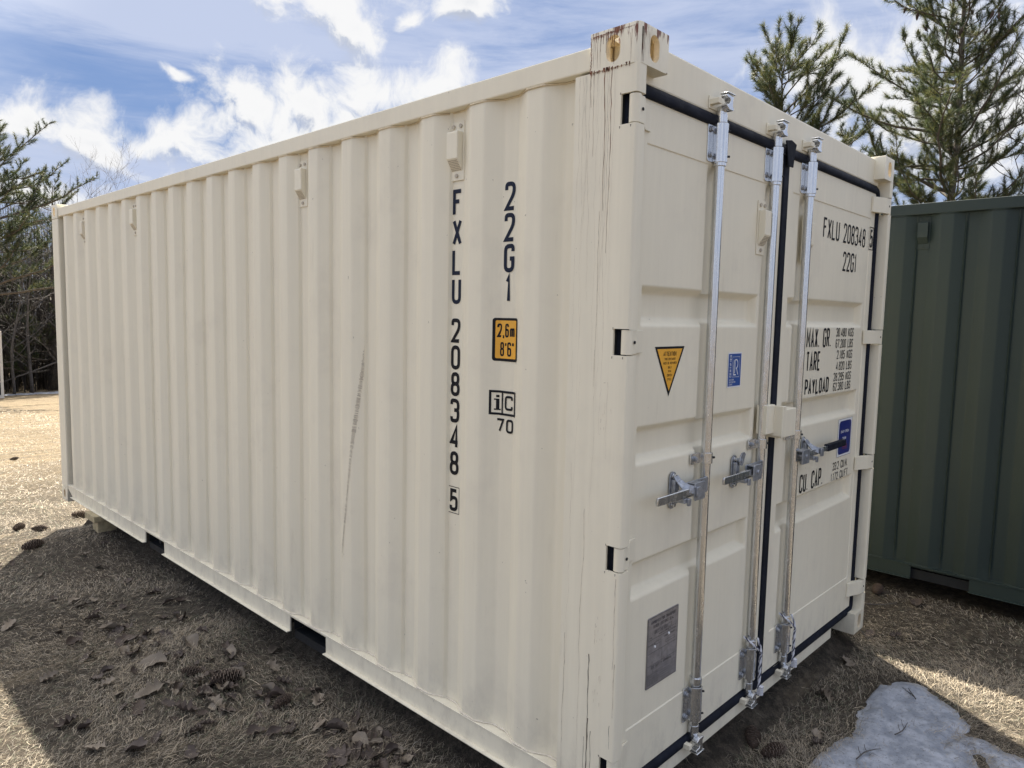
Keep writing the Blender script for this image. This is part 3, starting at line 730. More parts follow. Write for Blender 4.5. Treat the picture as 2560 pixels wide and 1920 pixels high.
# side vents in the recesses
for k in (2, 6, 14, 18):
    yc = Y0+(k-1)*PITCH+.140+.0355
    vent(C, yc+.001, 2.227, 2.445, 'side', XI-.0005)

# --- doors -----------------------------------------------------------
YF = .055   # raised face of the doors
def sst(x): x = min(1, max(0, x)); return x*x*(3-2*x)
def trap(v, a, b, s):
    if v <= a or v >= b: return 0
    return min(1, (v-a)/s, (b-v)/s)
TR = [(1.694, 1.829), (1.233, 1.368), (.772, .908)]
def door_depth(x, z, x0, x1, groove, tx0, tx1):
    d = 0.0
    for a, b in TR:
        t1 = trap(z, a, b, .031); t2 = trap(x, tx0, tx1, .026)
        d = max(d, .034*sst(min(t1, t2)))
    for ga, gb in groove:
        if .325 < z < 2.265: d = max(d, .019*sst(trap(x, ga, gb, .022))*min(1, (2.265-z)/.03, (z-.325)/.03))
    return d
def door(x0, x1, groove, tx0, tx1, name):
    xs = set(np.round(np.linspace(x0, x1, 26), 4)); zs = set(np.round(np.linspace(.138, 2.404, 60), 4))
    for a, b in list(groove)+[(tx0, tx1)]:
        for q in np.linspace(a-.006, a+.034, 9): xs.add(round(float(q), 4))
        for q in np.linspace(b-.034, b+.006, 9): xs.add(round(float(q), 4))
    for a, b in TR:
        for q in np.linspace(a-.006, a+.040, 10): zs.add(round(float(q), 4))
        for q in np.linspace(b-.040, b+.006, 10): zs.add(round(float(q), 4))
    xs |= {tx0-.004+.0, tx0, x1-.062, x1-.058}; zs |= {.318, .3215, 2.2685, 2.272, .295, 2.235, .355}
    xs = sorted(q for q in xs if x0 <= q <= x1); zs = sorted(zs)
    verts, faces = [], []
    def H(x, z):
        fr = (x <= tx0-.003 or z >= 2.2715 or z <= .3185 or x >= x1-.059)
        return YF + (0 if not fr else -.0035) + door_depth(x, z, x0, x1, groove, tx0, tx1) + .0007*noise.noise((x*5, z*4, 2))
    nz = len(zs)
    for x in xs:
        for z in zs: verts.append((x, H(x, z), z))
    for i in range(len(xs)-1):
        for j in range(nz-1): faces.append((i*nz+j, (i+1)*nz+j, (i+1)*nz+j+1, i*nz+j+1))
    # rim back
    n0 = len(verts)
    rim = [(0*nz+j) for j in range(nz)]+[(i*nz+nz-1) for i in range(1, len(xs))]+[((len(xs)-1)*nz+j) for j in range(nz-2, -1, -1)]+[(i*nz) for i in range(len(xs)-2, 0, -1)]
    for r_ in rim: v = verts[r_]; verts.append((v[0], .115, v[2]))
    for k in range(len(rim)):
        k2 = (k+1) % len(rim); faces.append((rim[k], n0+k, n0+k2, rim[k2]))
    faces.append(tuple(n0+k for k in range(len(rim))))
    return pyobj('door', verts, faces, beige, C, smooth=38)
DL = door(.060, 1.149, ((.530,.622),(1.004,1.092)), .144, .990, 'left'); DL['label'] = 'door leaf with two locking rods and the amber triangle sticker'
DR = door(1.204, 2.330, ((1.342,1.442),), 1.270, 2.238, 'right'); DR['label'] = 'door leaf with one locking rod and the painted weight table'
# rubber seals
def seal_path(parent, pts, w, name='door_gasket', y0=.036, y1=.10, mid=None):
    bm = bmesh.new()
    quads = ribbon([Vector(p) for p in pts], w, False)
    n = len(quads)
    ringf = []
    for (a, b, c, d) in quads:
        # cross-section: rounded ridge
        A = [bm.verts.new((a.x, y1, a.y)), bm.verts.new((a.x*.9+d.x*.1, y0+.008, a.y*.9+d.y*.1)), bm.verts.new(((a.x*.68+d.x*.32), y0, a.y*.68+d.y*.32)),
             bm.verts.new(((a.x*.32+d.x*.68), y0+.003, a.y*.32+d.y*.68)), bm.verts.new((a.x*.1+d.x*.9, y0+.011, a.y*.1+d.y*.9)), bm.verts.new((d.x, y1, d.y))]
        B = [bm.verts.new((b.x, y1, b.y)), bm.verts.new((b.x*.9+c.x*.1, y0+.008, b.y*.9+c.y*.1)), bm.verts.new(((b.x*.68+c.x*.32), y0, b.y*.68+c.y*.32)),
             bm.verts.new(((b.x*.32+c.x*.68), y0+.003, b.y*.32+c.y*.68)), bm.verts.new((b.x*.1+c.x*.9, y0+.011, b.y*.1+c.y*.9)), bm.verts.new((c.x, y1, c.y))]
        for i in range(5): bm.faces.new((A[i], A[i+1], B[i+1], B[i]))
    bmesh.ops.remove_doubles(bm, verts=bm.verts, dist=.0003)
    for v in bm.verts:      # the two leaves squeeze the centre lips flat behind the flap
        if 1.12 < v.co.x < 1.232 and .15 < v.co.z < 2.39: v.co.y = max(v.co.y, .062); v.co.x = 1.176+(v.co.x-1.176)*.45
    return bm_obj(name, bm, rubber, parent, smooth=50)
def rr_path(x0, x1, z0, z1, r=.03): return round_rect(x0, x1, z0, z1, r, 4)
seal_path(DL, [(1.176,2.4245),(.050,2.4245),(.046,2.42),(.046,.116),(.050,.112),(1.176,.112)], .049)
_q = [p for p in rr_path(1.10, 2.348, .112, 2.4245, .034) if p[0] > 1.3]
seal_path(DR, [(1.176,.112)]+_q+[(1.176,2.4245)], .049, y0=.038)
bm = bmesh.new()   # overlapping centre flap of the seal
prism(bm, [(1.1495,.128),(1.2035,.128),(1.2035,2.44),(1.198,2.452),(1.155,2.452),(1.1495,2.44)], 1, .044, .060); bm_obj('gasket_flap', bm, rubber, DL, bevel=.006)
bm = bmesh.new(); prism(bm, [(1.120,2.458),(1.140,2.408),(1.150,2.36),(1.202,2.36),(1.212,2.42),(1.225,2.458),(1.175,2.468)], 1, .029, .0345); bm_obj('gasket_corner', bm, rubber, DL, bevel=.003)

# --- door lettering ----------------------------------------------------
def on_door(a, b, l): return (a, YF-(.0044 if a > 2.255 else .0009)-l, b)
def dtext(parent, name, items, m=ink):
    polys = []
    for s, x, z, h, w, sw, gap in items: polys += text_polys(s, h, w, sw, gap, x, z)[0]
    return decal(name, [(polys, 0)], on_door, [m], parent)
def fit(s, x0, x1, z, h, sw, gapf=.24):
    """choose the letter width so that the string fills x0..x1"""
    units = sum((.9+gapf*.5) if c == ' ' else (NARROW.get(c, 1)+gapf) for c in s)-gapf
    w = (x1-x0)/units; return (s, x0, z, h, w, sw, w*gapf)
dtext(DR, 'container_number', [fit('FXLU 208348', 1.632, 2.210, 2.113, .096, .0108)])
bx = decal('check_digit_box', [(frame_polys(2.262, 2.322, 2.108, 2.228, .004), 0), (text_polys('5', .094, .036, .0110, .01, 2.274, 2.121)[0], 0)], on_door, [ink], DR)
dtext(DR, 'size_code', [fit('22G1', 1.908, 2.100, 1.976, .096, .0108)])
dtext(DR, 'weight_table', [fit('MAX. GR.', 1.511, 1.812, 1.599, .094, .0112), fit('TARE', 1.521, 1.690, 1.489, .094, .0112), fit('PAYLOAD', 1.521, 1.818, 1.378, .076, .0112),
    fit('30.480 KGS', 1.880, 2.124, 1.650, .044, .0050), fit('67.200 LBS', 1.880, 2.124, 1.594, .044, .0050), fit('2.185 KGS', 1.905, 2.124, 1.538, .044, .0050),
    fit('4.820 LBS', 1.905, 2.124, 1.481, .044, .0050), fit('28.295 KGS', 1.880, 2.124, 1.427, .042, .0050), fit('62.380 LBS', 1.880, 2.124, 1.378, .042, .0050)])
dtext(DR, 'capacity_table', [fit('CU. CAP.', 1.526, 1.812, .912, .090, .0112), fit('33.2 CU.M.', 1.946, 2.158, .962, .042, .0050), fit('1.172 CU.FT.', 1.928, 2.180, .908, .041, .0050)])
# easy open sticker
p = frame_polys(1.988, 2.190, 1.025, 1.223, .0012)
decal('easy_open_sticker', [([[(1.988,1.025),(2.190,1.025),(2.190,1.223),(1.988,1.223)]], 0), (p, 3), ([round_rect(2.003, 2.176, 1.036, 1.212, .022)], 1),
      (text_polys('EASY OPEN', .014, .0105, .0028, .0028, 2.030, 1.148)[0]+text_polys('DOOR', .013, .0105, .0028, .0030, 2.058, 1.112)[0], 0),
      (frame_polys(2.060, 2.125, 1.062, 1.085, .0025)+[[(2.065,1.072),(2.12,1.072),(2.12,1.0745),(2.065,1.0745)]], 2)], on_door, [white, navyst, redst, ink], DR)
# amber triangle
tri = [(.235,1.627),(.425,1.627),(.331,1.455)]; tin = [(.249,1.619),(.410,1.619),(.331,1.474)]
lines = text_polys('ATTENTION', .016, .0080, .0026, .0021, .288, 1.594)[0]
for s, x, z, w in (('THIS CONTAINER', .296, 1.580, .0042), ('MUST BE REPAIRED', .289, 1.566, .0043), ('ONLY', .320, 1.551, .0045), ('WITH', .321, 1.538, .0042), ('CORTEN', .315, 1.524, .0044), ('STEEL', .319, 1.510, .0042)):
    lines += text_polys(s, .0085, w, .0013, .0014, x, z)[0]
decal('attention_sticker', [([tri[::-1]], 0), ([tin[::-1]], 1), (lines, 0)], on_door, [ink, yellow], DL)
# blue LR certificate
c = []
def vtext(s, h, w, sw, gap, x, z):   # reading upwards
    ps, ln = text_polys(s, h, w, sw, gap); return [[(x-b, z+a) for a, b in q] for q in ps]
c += vtext('CERTIFIED', .012, .0085, .0022, .0028, .782, 1.499)
c += frame_polys(.790, .851, 1.499, 1.579, .0012)
for path in ([(.803,1.567),(.803,1.508),(.822,1.508)], [(.812,1.567),(.826,1.567),(.834,1.560),(.836,1.550),(.834,1.540),(.826,1.534),(.820,1.534)], [(.826,1.534),(.838,1.508)], [(.812,1.567),(.812,1.514)]):
    c += [[(v.x, v.y) for v in q] for q in ribbon([Vector(p_) for p_ in path], .0042, False)]
for s, z in (('CONTAINER', 1.486), ('CERTIFICATION', 1.477), ('SCHEME', 1.468)): c += text_polys(s, .0062, .0035, .0010, .0012, .768, z)[0]
decal('certificate_sticker', [([[(.754,1.459),(.868,1.459),(.868,1.596),(.754,1.596)]], 0), ([[(.759,1.464),(.863,1.464),(.863,1.591),(.759,1.591)]], 1), (c, 0)], on_door, [white, bluest], DL)
# grey approval plate
bm = bmesh.new(); prism(bm, round_rect(.257, .459, .420, .680, .004, 2), 1, .0515, .0545)
for x, z in ((.262,.675),(.454,.675),(.262,.425),(.454,.425)): cyl(bm, (x,.0515,z), (x,.0495,z), .0032, n=8)
pl_ = bm_obj('approval_plate', bm, plate, DL, bevel=.0008)
def on_plate(a, b, l): return (a, .0512-l, b)
c = frame_polys(.259, .457, .423, .677, .0012)
c += text_polys('APPROVED FOR TRANSPORT', .0115, .0058, .0018, .0019, .276, .653)[0] + text_polys('UNDER CUSTOMS SEAL', .0115, .0058, .0018, .0019, .292, .636)[0]
c += frame_polys(.300, .412, .614, .627, .0009) + text_polys('GB/C 1756 LR3211', .0085, .0044, .0013, .0016, .303, .616)[0]
for z in (.597, .548, .502): c += [[(.259, z), (.457, z), (.457, z+.0011), (.259, z+.0011)]]
c += [[(.353,.502),(.3542,.502),(.3542,.548),(.353,.548)]]
c += text_polys('TYPE', .006, .004, .001, .0014, .266, .602)[0]+text_polys('MANUFACTURERS NO.', .006, .0038, .001, .0013, .330, .603)[0]+frame_polys(.395,.442,.600,.611,.0008)
c += text_polys('OWNER NO.', .006, .004, .001, .0014, .264, .575)[0]+frame_polys(.300,.345,.572,.583,.0008)+text_polys('TIMBER COMPONENT', .006, .0038, .001, .0013, .362, .583)[0]+frame_polys(.376,.438,.560,.570,.0008)
c += text_polys('CSC SAFETY APPROVAL', .0105, .0056, .0017, .0018, .286, .488)[0]+frame_polys(.296,.400,.474,.484,.0008)
for i, s in enumerate(('DATE MANUFACTURED', 'IDENTIFICATION NO.', 'MAXIMUM GROSS MASS', 'ALLOWABLE STACKING', 'TRANSVERSE RACKING')):
    s = s.replace('Q', 'O'); c += text_polys(s, .0052, .0033, .0009, .0011, .262, .4655-i*.0085)[0]
    c += frame_polys(.345, .405, .4635-i*.0085, .4715-i*.0085, .0006)
for x, z in ((.412,.47),(.412,.455),(.412,.44)): c += frame_polys(x, x+.035, z, z+.010, .0006)
decal('plate_print', [(c, 0)], on_plate, [platedark], pl_, step=.0002)
for x, z in ((.396,.588),(.305,.566)):
    bm = bmesh.new(); cyl(bm, (x,.0513,z), (x,.0485,z), .0052, .0035, n=12); bm_obj('plate_rivet', bm, white, pl_, smooth=40)
# ventilators on the doors
vent(DL, .974, 1.985, 2.198, 'door', YF, w=.066); vent(DR, 1.418, 1.985, 2.198, 'door', YF, w=.066)

# --- locking rods ------------------------------------------------------
def u_bracket(bm, x, z, h, right=False, wide=.030, sleeve=.027):
    """guide bracket: bolted flange on the left and a sleeve round the rod"""
    yc = YC; fl = .086 if h < .1 else .064
    pts = round_rect(x-fl, x-.016, z-h/2, z+h/2, .010, 4)
    prism(bm, pts, 1, .0465, .0515)
    box(bm, x-sleeve, x-sleeve+.004, yc, .0465, z-h/2+.002, z+h/2-.002)
    n = 6 if h > .1 else 14; A, B, Cc, Dd = [], [], [], []
    for i in range(n+1):
        a = math.pi + math.pi*i/n
        for lst, zz, rad in ((A, z-h/2, sleeve), (B, z+h/2, sleeve), (Cc, z-h/2, sleeve-.004), (Dd, z+h/2, sleeve-.004)):
            lst.append(bm.verts.new((x+rad*math.cos(a), yc+rad*math.sin(a), zz)))
    for i in range(n):
        for q in ((A[i], A[i+1], B[i+1], B[i]), (Cc[i], Dd[i], Dd[i+1], Cc[i+1]), (B[i], B[i+1], Dd[i+1], Dd[i]), (A[i], Cc[i], Cc[i+1], A[i+1])): bm.faces.new(q).smooth = h < .1
    box(bm, x+sleeve-.004, x+sleeve, yc, .050, z-h/2, z+h/2)
YC = .033
def bolt(bm, x, z, y=.0465, r=.0085):
    cyl(bm, (x, y, z), (x, y-.004, z), r*1.3, n=14); cyl(bm, (x, y-.004, z), (x, y-.011, z), r, n=6)
RODS = []
def rod(x, mirror=False):
    bm = bmesh.new(); yc = YC
    cyl(bm, (x, yc, .15), (x, yc, 2.455), .0182, n=32)
    for z in (.353, 2.277): cyl(bm, (x, yc, z-.012), (x, yc, z+.012), .0235, n=24)
    for z in (.155, 2.425): cyl(bm, (x, yc, z-.01), (x, yc, z+.02), .0205, n=24)
    rt = bm_obj('locking_rod', bm, galv, C, smooth=40, bevel=.0015); RODS.append(rt)
    for z, h in ((2.345, .135), (.262, .135)):
        bm = bmesh.new(); u_bracket(bm, x, z, h)
        b_ = bm_obj('rod_bracket', bm, galv, rt, smooth=35, bevel=.0012)
        for dz in (.044, -.044):
            bm = bmesh.new(); bolt(bm, x-.047, z+dz); bm_obj('bracket_bolt', bm, forged, rt, bevel=.001)
            bm = bmesh.new(); cyl(bm, (x+.020, YC-.019, z+dz), (x+.026, YC-.0245, z+dz), .0042, n=8); bm_obj('rubber_plug', bm, voidm, rt)
    bm = bmesh.new(); u_bracket(bm, x, 1.213, .040, sleeve=.0245); bm_obj('rod_clamp', bm, galv, rt, smooth=35, bevel=.001)
    bm = bmesh.new(); bolt(bm, x-.060, 1.213, r=.008); bm_obj('clamp_bolt', bm, forged, rt, bevel=.001)
    bm = bmesh.new(); cyl(bm, (x+.019, YC-.017, 1.213), (x+.026, YC-.021, 1.213), .0045, n=8); bm_obj('rubber_plug', bm, voidm, rt)
    # cams
    for top in (True, False):
        zb = 2.440 if top else .150; sgn = 1 if top else -1
        bm = bmesh.new()
        def Z(q): return zb+sgn*q
        cyl(bm, (x, yc, Z(-.004)), (x, yc, Z(.022)), .020, .015, n=20)
        hook = [(-.012,.014),(.014,.014),(.022,.020),(.012,.030),(.013,.050),(.020,.062),(-.030,.066),(-.036,.058),(-.030,.054),(-.010,.052),(-.006,.044),(-.014,.034),(-.032,.030),(-.030,.022)]
        pts = [(x+a, Z(b)) for a, b in hook]
        prism(bm, pts, 1, yc-.036, yc-.012)
        box(bm, x-.012, x+.012, yc-.0118, yc+.012, min(Z(.0), Z(.034)), max(Z(.0), Z(.034)))
        box(bm, x-.034, x+.022, yc-.040, yc-.006, min(Z(.0665), Z(.0715)), max(Z(.0665), Z(.0715)))
        bm_obj('locking_cam', bm, galv, rt, smooth=40, bevel=.003)
        # painted keeper
        bm = bmesh.new()
        for dx, w in ((-.062, .022), (.030, .018)):
            a, b = sorted((Z(.030), Z(.050)))
            box(bm, x+dx, x+dx+w, .012 if dx < 0 else .024, .0515, a, b)
        a, b = sorted((Z(.018), Z(.062))); box(bm, x-.064, x+.050, .047, .0515, a, b)
        bm_obj('cam_keeper', bm, beige, C, smooth=40, bevel=.005, segs=3)
    return rt
XR = (.576, 1.038, 1.394)
rods = [rod(x) for x in XR]
# --- handles -----------------------------------------------------------
def handle(rt, xr, sgn, xplate, xtip, raised, grip=False):
    z = 1.118
    bm = bmesh.new()   # U-shaped yoke welded to the rod
    x0, x1 = (xr-.160, xr-.086) if not grip else (xr-.030, xr+.050)
    prism(bm, round_rect(x0, x1, z-.034, z+.030, .008, 3), 1, -.018, -.012)
    xb = (x0, xr-.005) if not grip else (xr-.005, xr+.075)
    prism(bm, round_rect(*xb, z-.030, z+.027, .008, 3), 1, .016, .022)
    prism(bm, round_rect(x0+.010, x1-.010, z+.020, z+.0275, .003, 2), 1, -.0115, .0155)
    xe = x1-.006 if sgn < 0 else x0
    xm = (x0+x1)/2; cyl(bm, (xm, -.023, z), (xm, .0158, z), .009, n=12)
    bm_obj('handle_yoke', bm, forged, rt, smooth=40, bevel=.002)
    bm = bmesh.new()
    xa = xr-.095 if sgn < 0 else xr+.045
    if not grip:
        prism(bm, [(xa, z+.014), (xplate+.030, z+.013), (xplate-.030, z+.013), (xplate-.030, z-.011), (xplate+.030, z-.012), (xa, z-.014)], 1, -.008, .010)
        prism(bm, [(xplate-.030, z+.016), (xplate-.030, z-.016), (xtip, z-.013), (xtip-.003, z+.000), (xtip, z+.016)], 1, -.014, -.004)
    else:
        prism(bm, [(xa, z+.014), (1.60, z+.014), (1.70, z+.012), (1.70, z-.010), (1.60, z-.013), (xa, z-.014)], 1, -.006, .010)
    bm_obj('door_handle', bm, galv, rt, smooth=40, bevel=.003)
    if grip:
        bm = bmesh.new(); prism(bm, [(1.690,z+.018),(xtip,z+.019),(xtip,z-.012),(1.690,z-.015)], 1, -.012, .013); bm_obj('handle_grip', bm, rubber, rt, bevel=.004)
    bm = bmesh.new()   # retainer on the door face
    prism(bm, round_rect(xplate-.021, xplate+.021, 1.053, 1.186, .0205, 6), 1, .046, .0515)
    prism(bm, round_rect(xplate-.014, xplate+.014, 1.074, 1.160, .006, 3), 1, .030, .0458)
    prism(bm, round_rect(xplate-.020, xplate+.016, 1.084, 1.100, .004, 3), 1, -.012, .0298)
    prism(bm, round_rect(xplate-.003, xplate+.016, 1.074, 1.100, .004, 3), 1, -.020, -.0122)
    bm_obj('handle_retainer', bm, forged, rt, smooth=40, bevel=.0015)
    for zb in (1.170, 1.068):
        bm = bmesh.new(); bolt(bm, xplate, zb, .046, .0080); bm_obj('retainer_bolt', bm, galv, rt, bevel=.001)
    bm = bmesh.new()   # hasp
    if raised:
        pts = [(xplate-.004,1.150),(xplate+.014,1.146),(xplate+.026,1.160),(xplate+.030,1.176),(xplate+.040,1.190),(xplate+.026,1.200),(xplate+.008,1.198),(xplate-.004,1.184),(xplate-.010,1.166)]
        prism(bm, pts, 1, .018, .024); cyl(bm, (xplate+.006,.014,1.168), (xplate+.006,.045,1.168), .008, n=12)
    else:
        e = 1 if sgn < 0 else .8
        path = [Vector((xplate+.000, 1.172)), Vector((xplate+.002, 1.156)), Vector((xplate+.008*e, 1.142)), Vector((xplate+.020*e, 1.132)), Vector((xplate+.036*e, 1.126)), Vector((xplate+.056*e, 1.122))]
        yy = [.034, .022, .008, -.006, -.014, -.018]
        for i, (a, b, c_, d) in enumerate(ribbon(path, .028, False)):
            A = [bm.verts.new((v.x, q, v.y)) for v, q in ((a, yy[i]), (b, yy[i+1]), (c_, yy[i+1]), (d, yy[i]))]
            B = [bm.verts.new((v.x, q+.006, v.y)) for v, q in ((a, yy[i]), (b, yy[i+1]), (c_, yy[i+1]), (d, yy[i]))]
            bm.faces.new(A); bm.faces.new(B[::-1])
            for k in range(4): bm.faces.new((A[k], B[k], B[(k+1)%4], A[(k+1)%4]))
        prism(bm, round_rect(path[-1].x-.012, path[-1].x+.016, path[-1].y-.024, path[-1].y+.013, .006, 3), 1, -.026, -.0185)
    bm_obj('handle_hasp', bm, forged, rt, smooth=40, bevel=.0015)
handle(rods[0], XR[0], -1, .374, .184, False)
handle(rods[1], XR[1], -1, .835, .640, True)
handle(rods[2], XR[2], 1, 1.529, 1.925, False, True)
# lock box
bm = bmesh.new(); box(bm, 1.022, 1.100, .006, .052, 1.252, 1.374); box(bm, 1.108, 1.254, -.022, .052, 1.232, 1.352); box(bm, 1.095, 1.107, -.030, .052, 1.240, 1.370)
box(bm, 1.107, 1.128, -.030, -.022, 1.352, 1.370)
bm_obj('lock_box', bm, beige, C, smooth=40, bevel=.004)
# lashing ropes on the lower brackets
def rope(parent, path, r=.0042):
    P = [Vector(p) for p in path]; out = []
    for a, b in zip(P, P[1:]):
        n = max(2, int((b-a).length/.006))
        for i in range(n): out.append(a.lerp(b, i/n))
    out.append(P[-1])
    for k, m in ((0, ropem), (1, roped), (2, ropem)):
        bm = bmesh.new(); pts = []
        for i, p in enumerate(out):
            d = (out[min(i+1, len(out)-1)]-out[max(i-1, 0)]).normalized(); a = d.orthogonal().normalized(); b = d.cross(a)
            an = i*.9+k*2.1; pts.append(p+(a*math.cos(an)+b*math.sin(an))*r*.62)
        tube(bm, pts, r*.62, n=6); bm_obj('rope_strand', bm, m, parent)
for rt, x in ((rods[1], XR[1]), (rods[2], XR[2])):
    D_ = .020
    sh = lambda L_: [(a, b+D_, c) for a, b, c in L_]
    rope(rt, sh([(x-.030,.030,.380),(x-.034,-.004,.366),(x-.018,-.024,.345),(x+.006,-.030,.322),(x+.026,-.026,.302),(x+.030,-.020,.27),(x+.026,-.022,.22),(x+.030,-.020,.17),(x+.024,-.022,.125)]))
    rope(rt, sh([(x+.030,-.004,.366),(x+.034,-.018,.330),(x+.028,-.026,.302),(x+.020,-.028,.26),(x+.026,-.026,.20),(x+.018,-.026,.150),(x+.022,-.024,.118)]))
    bm = bmesh.new()
    for i in range(5): cyl(bm, (x+.024,-.014,.145+i*.008-.02), (x+.024,-.014,.1515+i*.008-.02), .011, n=10)
    bm_obj('rope_knot', bm, ropem, rt)

# --- side lettering ----------------------------------------------------
CUTS = [-(Y0+k*PITCH+d) for k in range(0, 4) for d in (-.068, 0, .072, .140)]
def on_side(a, b, l):   # a runs to the right = towards -y
    return (prof(-a)-.0016-l, -a, b)
def vcol(s, yc, ztop, pitch, h, w, sw):
    polys = []
    for i, ch in enumerate(s):
        cw = w*NARROW.get(ch, 1.0); polys += text_polys(ch, h, w, sw, 0, -yc-cw/2, ztop-i*pitch-h)[0]
    return polys
y1, y2 = .8335, .5545
decal('container_number', [(vcol('FXLU', y1, 2.196, .1113, .101, .052, .0152), 1)], on_side, [ink, ink2], C, CUTS)
decal('container_number', [(vcol('208348', y1, 1.706, .1043, .0945, .052, .0148), 0)], on_side, [ink, ink2], C, CUTS)
decal('check_digit_box', [(frame_polys(-y1-.033, -y1+.033, .935, 1.043, .0025)+text_polys('5', .090, .047, .0140, 0, -y1-.0235, .944)[0], 0)], on_side, [ink], C, CUTS)
decal('size_code', [(vcol('22G1', y2, 2.194, .1090, .101, .052, .0152), 1)], on_side, [ink, ink2], C, CUTS)
a0, a1 = -.618, -.498
decal('height_sticker', [([round_rect(a0, a1, 1.555, 1.712, .010)], 0), ([round_rect(a0+.011, a1-.008, 1.565, 1.703, .004, 2)], 1),
      (text_polys('2,6m', .050, .0190, .0072, .0048, a0+.017, 1.642)[0]+text_polys("8'6", .052, .0205, .0072, .0046, a0+.028, 1.573)[0]+text_polys('"', .052, .020, .0055, .0050, a0+.086, 1.573)[0], 0)], on_side, [ink, yellow], C, CUTS)
fr = frame_polys(a0-.008, a1-.006, 1.356, 1.447, .0085)+[[(a0+.040,1.3645),(a0+.047,1.3645),(a0+.047,1.4385),(a0+.040,1.4385)]]
fr += [[(a0+.017,1.374),(a0+.029,1.374),(a0+.029,1.416),(a0+.017,1.416)],[(a0+.017,1.421),(a0+.029,1.421),(a0+.029,1.430),(a0+.017,1.430)],[(a0+.010,1.374),(a0+.036,1.374),(a0+.036,1.379),(a0+.010,1.379)],[(a0+.010,1.411),(a0+.017,1.411),(a0+.017,1.416),(a0+.010,1.416)]]
fr += text_polys('C', .054, .040, .0085, 0, a0+.056, 1.376)[0]
decal('rail_code_mark', [(fr+text_polys('70', .051, .036, .0085, .0110, a0+.018, 1.293)[0], 0)], on_side, [ink], C, CUTS)
# long row of faint tyre scuffs down the wall
bm = bmesh.new(); rr = random.Random(9)
n = 210
for i in range(n):
    s = i/n; z = 1.62-s*1.05; yc = 1.425-.0*s+.150*s**1.1; k = 1.0-.75*abs(s-.35)
    if rr.random() < .06: continue
    w = rr.uniform(.006,.011)*k; h = .0021*rr.uniform(.5,1.3)
    pts = [(yc-w, z), (yc+w, z+.003), (yc+w, z+.003+h), (yc-w, z+h)]
    bm.faces.new([bm.verts.new((prof(q[0])-.0026, q[0], q[1])) for q in pts])
scuffm = mat('scuff_mark', (.34,.285,.225), .6, var=.3, vscale=80)
bm_obj('scuff_marks', bm, scuffm, C)

# ================================================================== BLOCKS
def block(name, x0, x1, y0, y1, z0, z1, label):
    bm = bmesh.new(); box(bm, x0, x1, y0, y1, z0, z1); o = bm_obj(name, bm, wood, None, bevel=.004); return tag(o, label, 'wood block', 'wood blocks under the cream container')
block('wood_block', -.052, .50, 4.99, 5.22, .010, .0595, 'pale sawn plank end wedged right under the bottom rail')
block('wood_block', -.020, .12, 5.01, 5.14, gz(0,5.1)-.03, .0095, 'darker timber standing in the grass, carrying the pale plank')

# ================================================================== GREEN CONTAINER
GX, GZ = 3.46, -.050; GY = -2.116
GC = empty('shipping_container', (GX, GY, GZ), 'dark green shipping container standing behind the cream one at the right edge', 'shipping container')
long_side(GC, green, pockets=((1.81,2.150),(3.87,4.21)))
bm = bmesh.new(); box(bm, .05, WD, .1, L-.1, 2.50, 2.545); bm_obj('roof_panel', bm, green, GC)
bm = bmesh.new(); box(bm, .07, WD-.05, .10, L-.10, .12, 2.49); bm_obj('body_core', bm, green, GC)
bm = bmesh.new(); box(bm, .045, WD-.05, .12, L-.12, .055, .119); bm_obj('underframe', bm, blackgap, GC)
for yy in (0, L-.178):
    for x0 in (.002, WD-.16):
        bm = bmesh.new(); box(bm, x0, x0+.158, yy+.002, yy+.176, .118, 2.473); bm_obj('corner_post', bm, green, GC, bevel=.006)
for (sx, x) in ((1, 0), (-1, WD)):
    for (sy, y) in ((1, 0), (-1, L)):
        casting(GC, x, y, 2.473, sx, sy, 1, L, WD, green); casting(GC, x, y, 0, sx, sy, -1, L, WD, green)
for k in (7, 11):
    vent(GC, Y0+(k-1)*PITCH+.140+.0355, 2.262, 2.472, 'side', XI-.0005, m=green)

